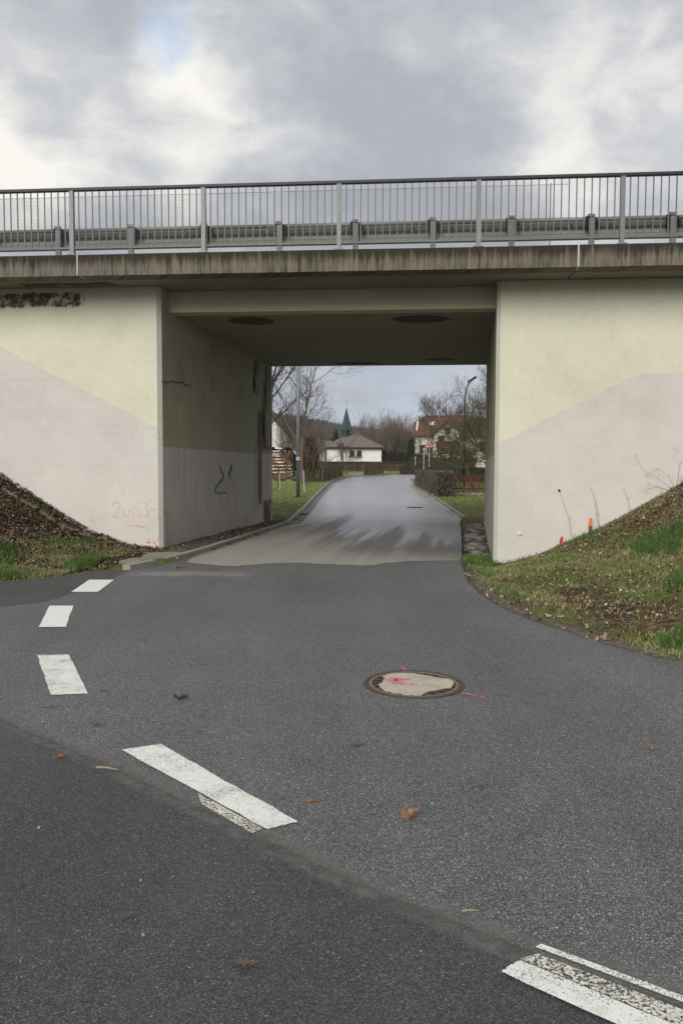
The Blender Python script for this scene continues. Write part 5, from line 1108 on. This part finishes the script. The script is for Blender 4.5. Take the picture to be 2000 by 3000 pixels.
# ------------------------------------------------------------------ fences
def picket_fence(name, pts, h, sp, wd, mat, label, post_every=2.0, group=None, tips=True, lean=.03, zoff=0):
    P = resample(pts, max(2, int(sum(math.dist(pts[i][:2], pts[i+1][:2]) for i in range(len(pts)-1))/sp) + 1)); r = random.Random(len(label))
    root = tag(empty(name, (P[0][0], P[0][1], float(B(P[0][1])))), label, 'fence', group); d0 = P[-1] - P[0]; rz = math.atan2(d0[1], d0[0])
    mesh = MB(); x_, y_ = wd/2, .011; t = .04 if tips else 0
    mesh.add([(-x_, -y_, 0), (x_, -y_, 0), (x_, -y_, h - t), (0, -y_, h), (-x_, -y_, h - t), (-x_, y_, 0), (x_, y_, 0), (x_, y_, h - t), (0, y_, h), (-x_, y_, h - t)], [(0, 1, 2, 3, 4), (9, 8, 7, 6, 5), (0, 5, 6, 1), (1, 6, 7, 2), (2, 7, 8, 3), (3, 8, 9, 4), (4, 9, 5, 0)]); me = mesh.mesh('picket')
    for x, y in P:
        z = float(terrain(np.array([x]), np.array([y]))[0]) + .05 + zoff; o = link('picket', me, mat, root, (x + r.uniform(-.01, .01), y, z + r.uniform(-.03, .03)), (0, r.uniform(-lean, lean), rz))
    tot = np.hypot(*(P[-1] - P[0])); npst = max(2, int(tot/post_every) + 1); back = np.array((-d0[1], d0[0]))/max(tot, .01)
    if back[1] < 0: back = -back
    PP = resample(pts, npst); pmsh = MB().box((0, 0, (h + .05)/2), (.09, .09, h + .05)).mesh('fence_post')
    for x, y in PP: z = float(terrain(np.array([x]), np.array([y]))[0]) + zoff; link('fence_post', pmsh, mat, root, (x + back[0]*.08, y + back[1]*.08, z), (0, 0, rz))
    for fz in (.25, .8):
        m = MB(); pts_ = [(x + back[0]*.03, y + back[1]*.03, float(terrain(np.array([x]), np.array([y]))[0]) + .05 + h*fz + zoff) for x, y in PP]; m.tube(pts_, .028, 4); m.build('rail', mat, root)
    return root
a = gh(946, 1415); b = gh(1003, 1398)
picket_fence('picket_fence', [(a.x, a.y), (b.x, b.y)], 1.12, .155, .09, 'wood_fence_brown', 'weathered picket fence following the left kerb to the drive', group='weathered picket fences', lean=.05)
q0 = foot(880, 56); picket_fence('picket_fence', [(q0[0], 57), (a.x - .15, 58.6)], 1.05, .17, .09, 'wood_fence_brown', 'dark leaning palings below the brown shrub', group='weathered picket fences', lean=.09)
a = gh(1069, 1396); b = gh(1123, 1393); picket_fence('picket_fence', [(a.x, a.y + .6), (b.x, b.y + .8)], 1.1, .14, .08, 'wood_fence_brown', 'picket fence section right of the drive at the road bend', group='weathered picket fences', lean=.05)
q0 = foot(1003, 90); q1 = foot(1072, 90); picket_fence('picket_fence', [(q0[0], 90), (q1[0], 90)], .85, .16, .07, 'wood_fence_brown', 'low picket fence seen across the drive in front of the chapel', group='weathered picket fences')
q0 = foot(1122, 91); q1 = foot(1182, 91); picket_fence('picket_fence', [(q0[0], 91), (q1[0], 91)], .8, .16, .07, 'wood_fence_brown', 'low picket fence right of the road bend below the hedge', group='weathered picket fences')
q0 = gh(1315, 1452); fy = q0.y; fr_ = picket_fence('picket_fence', [(q0.x, fy), (q0.x + 6.5, fy - .2)], .98, .115, .06, 'wood_fence_red', 'red brown picket fence with green brace by the right portal', lean=.01)
m = MB(); z_ = q0.z; m.box((q0.x + .05, fy - .06, z_ + .5), (.13, .12, 1.05)); m.build('gate_post', 'wood_fence_red', fr_)
m = MB(); t0 = at(1328, 1392, fy - .1); b0 = at(1327, 1455, fy - .1); b1 = at(1371, 1456, fy - .12); m.tube([t0, b0], .022, 6); m.tube([t0, b1], .022, 6); m.build('brace', 'brace_green', fr_)
me_ = MB().box((0, 0, .06), (.13, .09, .2)).mesh('edging_stone'); el = tag(empty('lawn_edging', (q0.x, fy - .35, q0.z)), 'pale edging stones below the red picket fence', 'edging')
for i in range(34): x = q0.x - .85 + i*.17; link('edging_stone', me_, 'stone_pale', el, (x, fy - .30 - max(0, .5 - i*.1)*.5, float(B(fy)) + rng.uniform(-.03, .03)), (0, 0, rng.uniform(-.1, .1)))
sheet_d = MB(); a, b, c, d_ = gh(1008, 1399), gh(1068, 1396.5), foot(1075, 84), foot(1022, 84)
sheet_d.add([(a.x, a.y, a.z + .09), (b.x, b.y, b.z + .09), (c[0], c[1], c[2] + .04), (d_[0], d_[1], d_[2] + .04)], [(0, 1, 2, 3)]); tag(sheet_d.build('driveway', 'slab'), kind='structure')

# ------------------------------------------------------------------ firewood stack
YW = 60.; fx1 = at(856, 1400, YW).x; fx0 = fx1 - 4.2; fz = float(terrain(np.array([fx1]), np.array([YW]))[0]) + .02
fw = tag(empty('firewood_stack', ((fx0 + fx1)/2, YW, fz)), 'tall stack of split firewood under a tarpaulin left of the lamp post', 'firewood')
lm = []
for j in range(4):
    r0 = random.Random(40 + j); n = 6; m = MB(); vs = []
    for y_ in (0, 1.0):
        for i in range(n): t = 2*math.pi*i/n; q = .85 + .35*r0.random(); vs.append((q*math.cos(t), y_, q*math.sin(t)))
    m.add(vs, [(i, n + i, n + (i+1) % n, (i+1) % n) for i in range(n)], 0); m.add([vs[i] for i in range(n)], [tuple(range(n))], 1); m.add([vs[n + i] for i in range(n)], [tuple(range(n))[::-1]], 1); me = m.mesh('log'); me.materials.append(MATS['log_bark']); me.materials.append(MATS['log_end']); lm.append(me)
z_ = fz + .3; k = 0
for bx in (fx1 - .25, fx1 - 1.6, fx1 - 3.0): MB().box((bx, YW + .5, fz + .12), (.4, .5, .36)).build('block', 'stone_pale', fw)
while z_ < fz + 2.35:
    if k == 0 or rng.random() < .62:
        th_ = .16 if k == 0 else rng.uniform(.05, .085)
        MB().box(((fx0 + fx1)/2 + rng.uniform(-.1, .04), YW - .03, z_ + th_/2), (fx1 - fx0, .12, th_), 0, 0, Matrix.Rotation(rng.uniform(-.035, .035), 3, 'Y')).build('batten', 'batten', fw); z_ += th_*.9
    h_ = rng.uniform(.15, .25); x = fx1 - .08 + rng.uniform(-.06, .06)
    while x > fx1 - 2.9:
        wd = rng.uniform(.11, .34); hh_ = h_*rng.uniform(.7, 1.05); o = link('log', lm[rng.randrange(4)], None, fw, (x - wd/2, YW + rng.uniform(-.12, .10), z_ + hh_/2)); o.scale = (wd*.5, 1.05, hh_*.52); x -= wd*rng.uniform(.98, 1.15)
    z_ += h_; k += 1
ztop = z_
for i in range(9):     # logs on the right flank seen end-on
    m = MB(); zz_ = fz + .4 + i*.24; m.tube([(fx1 + .02, YW + .1, zz_), (fx1 + .1, YW + 1.15, zz_ + .02)], .11, 6); m.build('log', 'log_bark', fw)
m = MB(); nx = 14; vs = []; fs = []
for i in range(nx + 1):
    for j in range(5): x = fx0 + (fx1 + .55 - fx0)*i/nx; dr_ = max(0, x - fx1 + .1)*1.2; vs.append((x, YW - .15 + j*.33, ztop + .06 + .10*math.sin(i*1.7 + j) + .07*rng.random() - dr_))
for i in range(nx):
    for j in range(4): fs.append((i*5 + j, (i+1)*5 + j, (i+1)*5 + j + 1, i*5 + j + 1))
m.add(vs, fs); tp_ = m.build('tarpaulin', 'tarp_dark', fw)
m = MB(); m.add([(fx1 - 1.35, YW - .2, ztop + .12), (fx1 - .75, YW - .22, ztop + .1), (fx1 - .8, YW - .18, ztop + .2), (fx1 - 1.3, YW - .17, ztop + .22)], [(0, 1, 2, 3)]); m.add([(fx1 + .05, YW - .2, ztop - .05), (fx1 + .62, YW - .1, ztop - .75), (fx1 + .5, YW + .1, ztop - .35), (fx1 + .15, YW + .1, ztop + .05)], [(0, 1, 2, 3)]); m.build('tarpaulin_flap', 'tarp_pale', fw)
for x, s_, lb in ((fx1 - .6, .35, 'old tyre weighing down the tarpaulin on the firewood'), (fx1 - 1.75, .28, 'smaller tyre on the firewood tarpaulin at its left')):
    m = MB(); n = 14; pts = [(x + s_*math.cos(t*2*math.pi/n), YW + .35 + s_*math.sin(t*2*math.pi/n), ztop + .2) for t in range(n + 1)]; m.tube(pts, .1, 7); tag(m.build('old_tyre', 'tarp_dark'), lb, 'tyre')

# ------------------------------------------------------------------ street furniture in the village
b = gh(873, 1461); b.z = float(terrain(np.array([b.x]), np.array([b.y]))[0]); lp = tag(empty('lamp_post', b), 'tall grey lamp post with red and white band on the lawn', 'lamp post')
sc_ = b.y/F; m = MB(); m.tube([b, b + Vector((0, 0, 4.0)), b + Vector((.01, 0, 8.2))], [.088, .078, .058], 12); m.build('pole', 'pole_grey', lp, True)
m = MB(); m.tube([b + Vector((0, 0, .02)), b + Vector((0, 0, .08))], [.16, .13], 12); m.build('foot_plate', 'iron_dark', lp)
for py, mt in ((1340.5, 'band_white'), (1343.5, 'band_red'), (1346.3, 'band_white')):
    z = at(873, py, b.y).z; m = MB(); m.tube([(b.x, b.y, z - .022), (b.x, b.y, z + .022)], .091, 12); m.build('band', mt, lp)
m = MB(); m.tube([b + Vector((0, 0, 8.2)), b + Vector((.35, -.1, 8.5)), b + Vector((.9, -.25, 8.55))], .035, 6); m.build('arm', 'pole_grey', lp); MB().box(b + Vector((1.2, -.33, 8.55)), (.7, .28, .12), -.26).build('lamp_head', 'lamp_grey', lp)
t_ = at(1372, 1118, 50); b = Vector((at(1360, 1180, 50).x, 50, .4)); s2 = tag(empty('street_lamp', b), 'curved dark street lamp rising above the apple tree', 'street lamp')
m = MB(); m.tube([b, b + Vector((0, 0, 3)), Vector((b.x + .02, 50, t_.z - 1.1)), Vector((b.x + .1, 50, t_.z - .5)), Vector((b.x + .25, 50, t_.z - .05)), t_], [.07, .06, .045, .042, .04, .04], 8); m.build('pole', 'iron_dark', s2, True)
m = MB(); h0 = t_ + Vector((.22, 0, .13)); m.box(h0, (.60, .30, .16), 0, 0, Matrix.Rotation(-.6, 3, 'Y')); hd = m.build('lamp_head', 'handrail_dark', s2); m = MB(); m.box(h0 + Vector((-.05, 0, .09)), (.56, .28, .03), 0, 0, Matrix.Rotation(-.55, 3, 'Y')); m.build('lamp_lid', 'pole_pale', hd)
YS = 64.; a = at(1257, 1281, YS); l_ = at(1241, 1313, YS); r_2 = at(1273, 1313, YS); b = Vector((a.x, YS, float(B(YS)))); sg = tag(empty('warning_sign', b), 'red bordered triangular warning sign with black cross above the hedge', 'traffic sign')
m = MB(); m.tube([b, Vector((a.x, YS + .03, l_.z + .3))], .032, 8); m.build('pole', 'pole_pale', sg)
def tri(k, y, name, mat, parent):
    c = (Vector(a) + l_ + r_2)/3; P3 = [c + (Vector(q) - c)*k for q in (l_, r_2, a)]; m = MB(); m.add([(q.x, y, q.z) for q in P3] + [(q.x, y + .012, q.z) for q in P3], [(0, 1, 2), (5, 4, 3), (0, 3, 4, 1), (1, 4, 5, 2), (2, 5, 3, 0)]); return m.build(name, mat, parent)
pl_ = tri(1, YS - .02, 'border', 'sign_red', sg); tri(.68, YS - .036, 'face', 'sign_white', pl_)
cc = (Vector(a) + l_ + r_2)/3
for sgn in (-1, 1): MB().box((cc.x, YS - .05, cc.z - .02), (.34, .012, .065), 0, 0, Matrix.Rotation(sgn*.7, 3, 'Y')).build('symbol_bar', 'sign_black', pl_)
for px, py0, py1, Y, lb in ((1241, 1316, 1372, 66, 'slim pale post just left of the warning sign'), (1216, 1341, 1360, 84, 'short white marker post beside the hedge at the bend')):
    a_ = at(px, py0, Y); z0_ = float(B(Y)); m = MB(); m.tube([(a_.x, Y, z0_), (a_.x, Y, a_.z)], .035, 7); o = m.build('marker_post', 'pole_pale'); tag(o, lb, 'post'); MB().box((a_.x, Y, a_.z + .03), (.10, .07, .12)).build('cap', 'sign_white', o)
for px, pyb, h, w_, mt, lb in ((815, 1437, 1.05, .09, 'wood_fence_brown', 'short thick wooden stake on the lawn by the firewood'), (818.5, 1440, 1.0, .045, 'wood_pale', 'thin pale lath tied to the short lawn stake'), (890, 1447, 1.25, .04, 'pole_pale', 'pale thin garden stake just right of the lamp post'), (893.5, 1430, 1.05, .04, 'wood_weathered', 'thin grey garden stake beyond the lamp post'), (899, 1433, .7, .035, 'wood_weathered', 'dark thin rod in the lawn right of the lamp post'), (907, 1424, .7, .035, 'wood_fence_brown', 'short dark rod in the lawn near the palings')):
    q = gh(px, pyb); m = MB(); m.box((q.x, q.y, q.z + h/2), (w_, w_, h), .2, 0, Matrix.Rotation(rng.uniform(-.06, .06), 3, 'Y')); tag(m.build('garden_stake', mt), lb, 'stake', 'stakes in the left lawn')
m = MB(); b = gh(1214, 1487); m.poly_prism([(b.x + .34*math.cos(t*.314), b.y + .34*math.sin(t*.314)) for t in range(20)], b.z - .02, b.z + .014); mh2 = m.build('manhole', 'iron_dark'); tag(mh2, 'flat iron manhole cover far along the village road', 'manhole cover')

# ------------------------------------------------------------------ far hill and woods
r = np.random.default_rng(5); xs = np.linspace(-700, 500, 90); ys = np.linspace(300, 1100, 50); Xg, Yg = np.meshgrid(xs, ys)
def hillz(x, y):
    ridge = np.interp(x, [-700, -300, -62, -25, 5, 60, 160, 500], [62, 58, 36, 28, 20, 14, 10, 10])*np.clip((y - 330)/420, 0, 1)**.8
    return 5 + ridge + vnoise(x, y, .012, 7)*9*np.clip((y - 330)/300, 0, 1)
Zg = hillz(Xg, Yg); i = np.arange(Xg.size).reshape(Xg.shape); Fc = np.c_[i[:-1, :-1].ravel(), i[:-1, 1:].ravel(), i[1:, 1:].ravel(), i[1:, :-1].ravel()]
tag(link('hill', np_mesh('hill', np.c_[Xg.ravel(), Yg.ravel(), Zg.ravel()], Fc, smooth=True), 'field_far'), kind='structure')
n = 9000; x = r.uniform(-320, 120, n); y = r.uniform(520, 860, n); z = hillz(x, y); h = r.uniform(7, 13, n); wd = h*r.uniform(.25, .45, n); V = np.empty((n, 7, 3)); V[:, 6] = np.c_[x, y, z + h]
for kk in range(6): t = kk*math.pi/3 + r.uniform(0, 1, n); V[:, kk] = np.c_[x + wd*np.cos(t), y + wd*np.sin(t), z + h*.15]
b = np.arange(n)[:, None]*7; T = np.concatenate([b + [kk, (kk+1) % 6, 6] for kk in range(6)]).astype(int); colr = np.array([(.02, .026, .016), (.032, .034, .024), (.045, .04, .03)])[r.integers(0, 3, n)]
tag(link('forest', np_mesh('forest', V.reshape(-1, 3), T, np.repeat(colr, 7, axis=0)), 'hedge_leaf'), 'dark wooded hillside far behind the village', 'forest', kind='stuff')

# ------------------------------------------------------------------ air
m = MB(); m.box((-100, 450, 44), (1500, 1500, 94)); hz = m.build('haze', None); tag(hz, kind='stuff')
hm_ = bpy.data.materials.new('haze_air'); hm_.use_nodes = True; nt = hm_.node_tree; nt.nodes.clear(); o_ = nt.nodes.new('ShaderNodeOutputMaterial'); v_ = nt.nodes.new('ShaderNodeVolumePrincipled')
v_.inputs['Density'].default_value = .00035; v_.inputs['Color'].default_value = (.86, .92, 1, 1); v_.inputs['Anisotropy'].default_value = .2; hm_.cycles.homogeneous_volume = True; nt.links.new(v_.outputs[0], o_.inputs['Volume']); hz.data.materials.append(hm_)
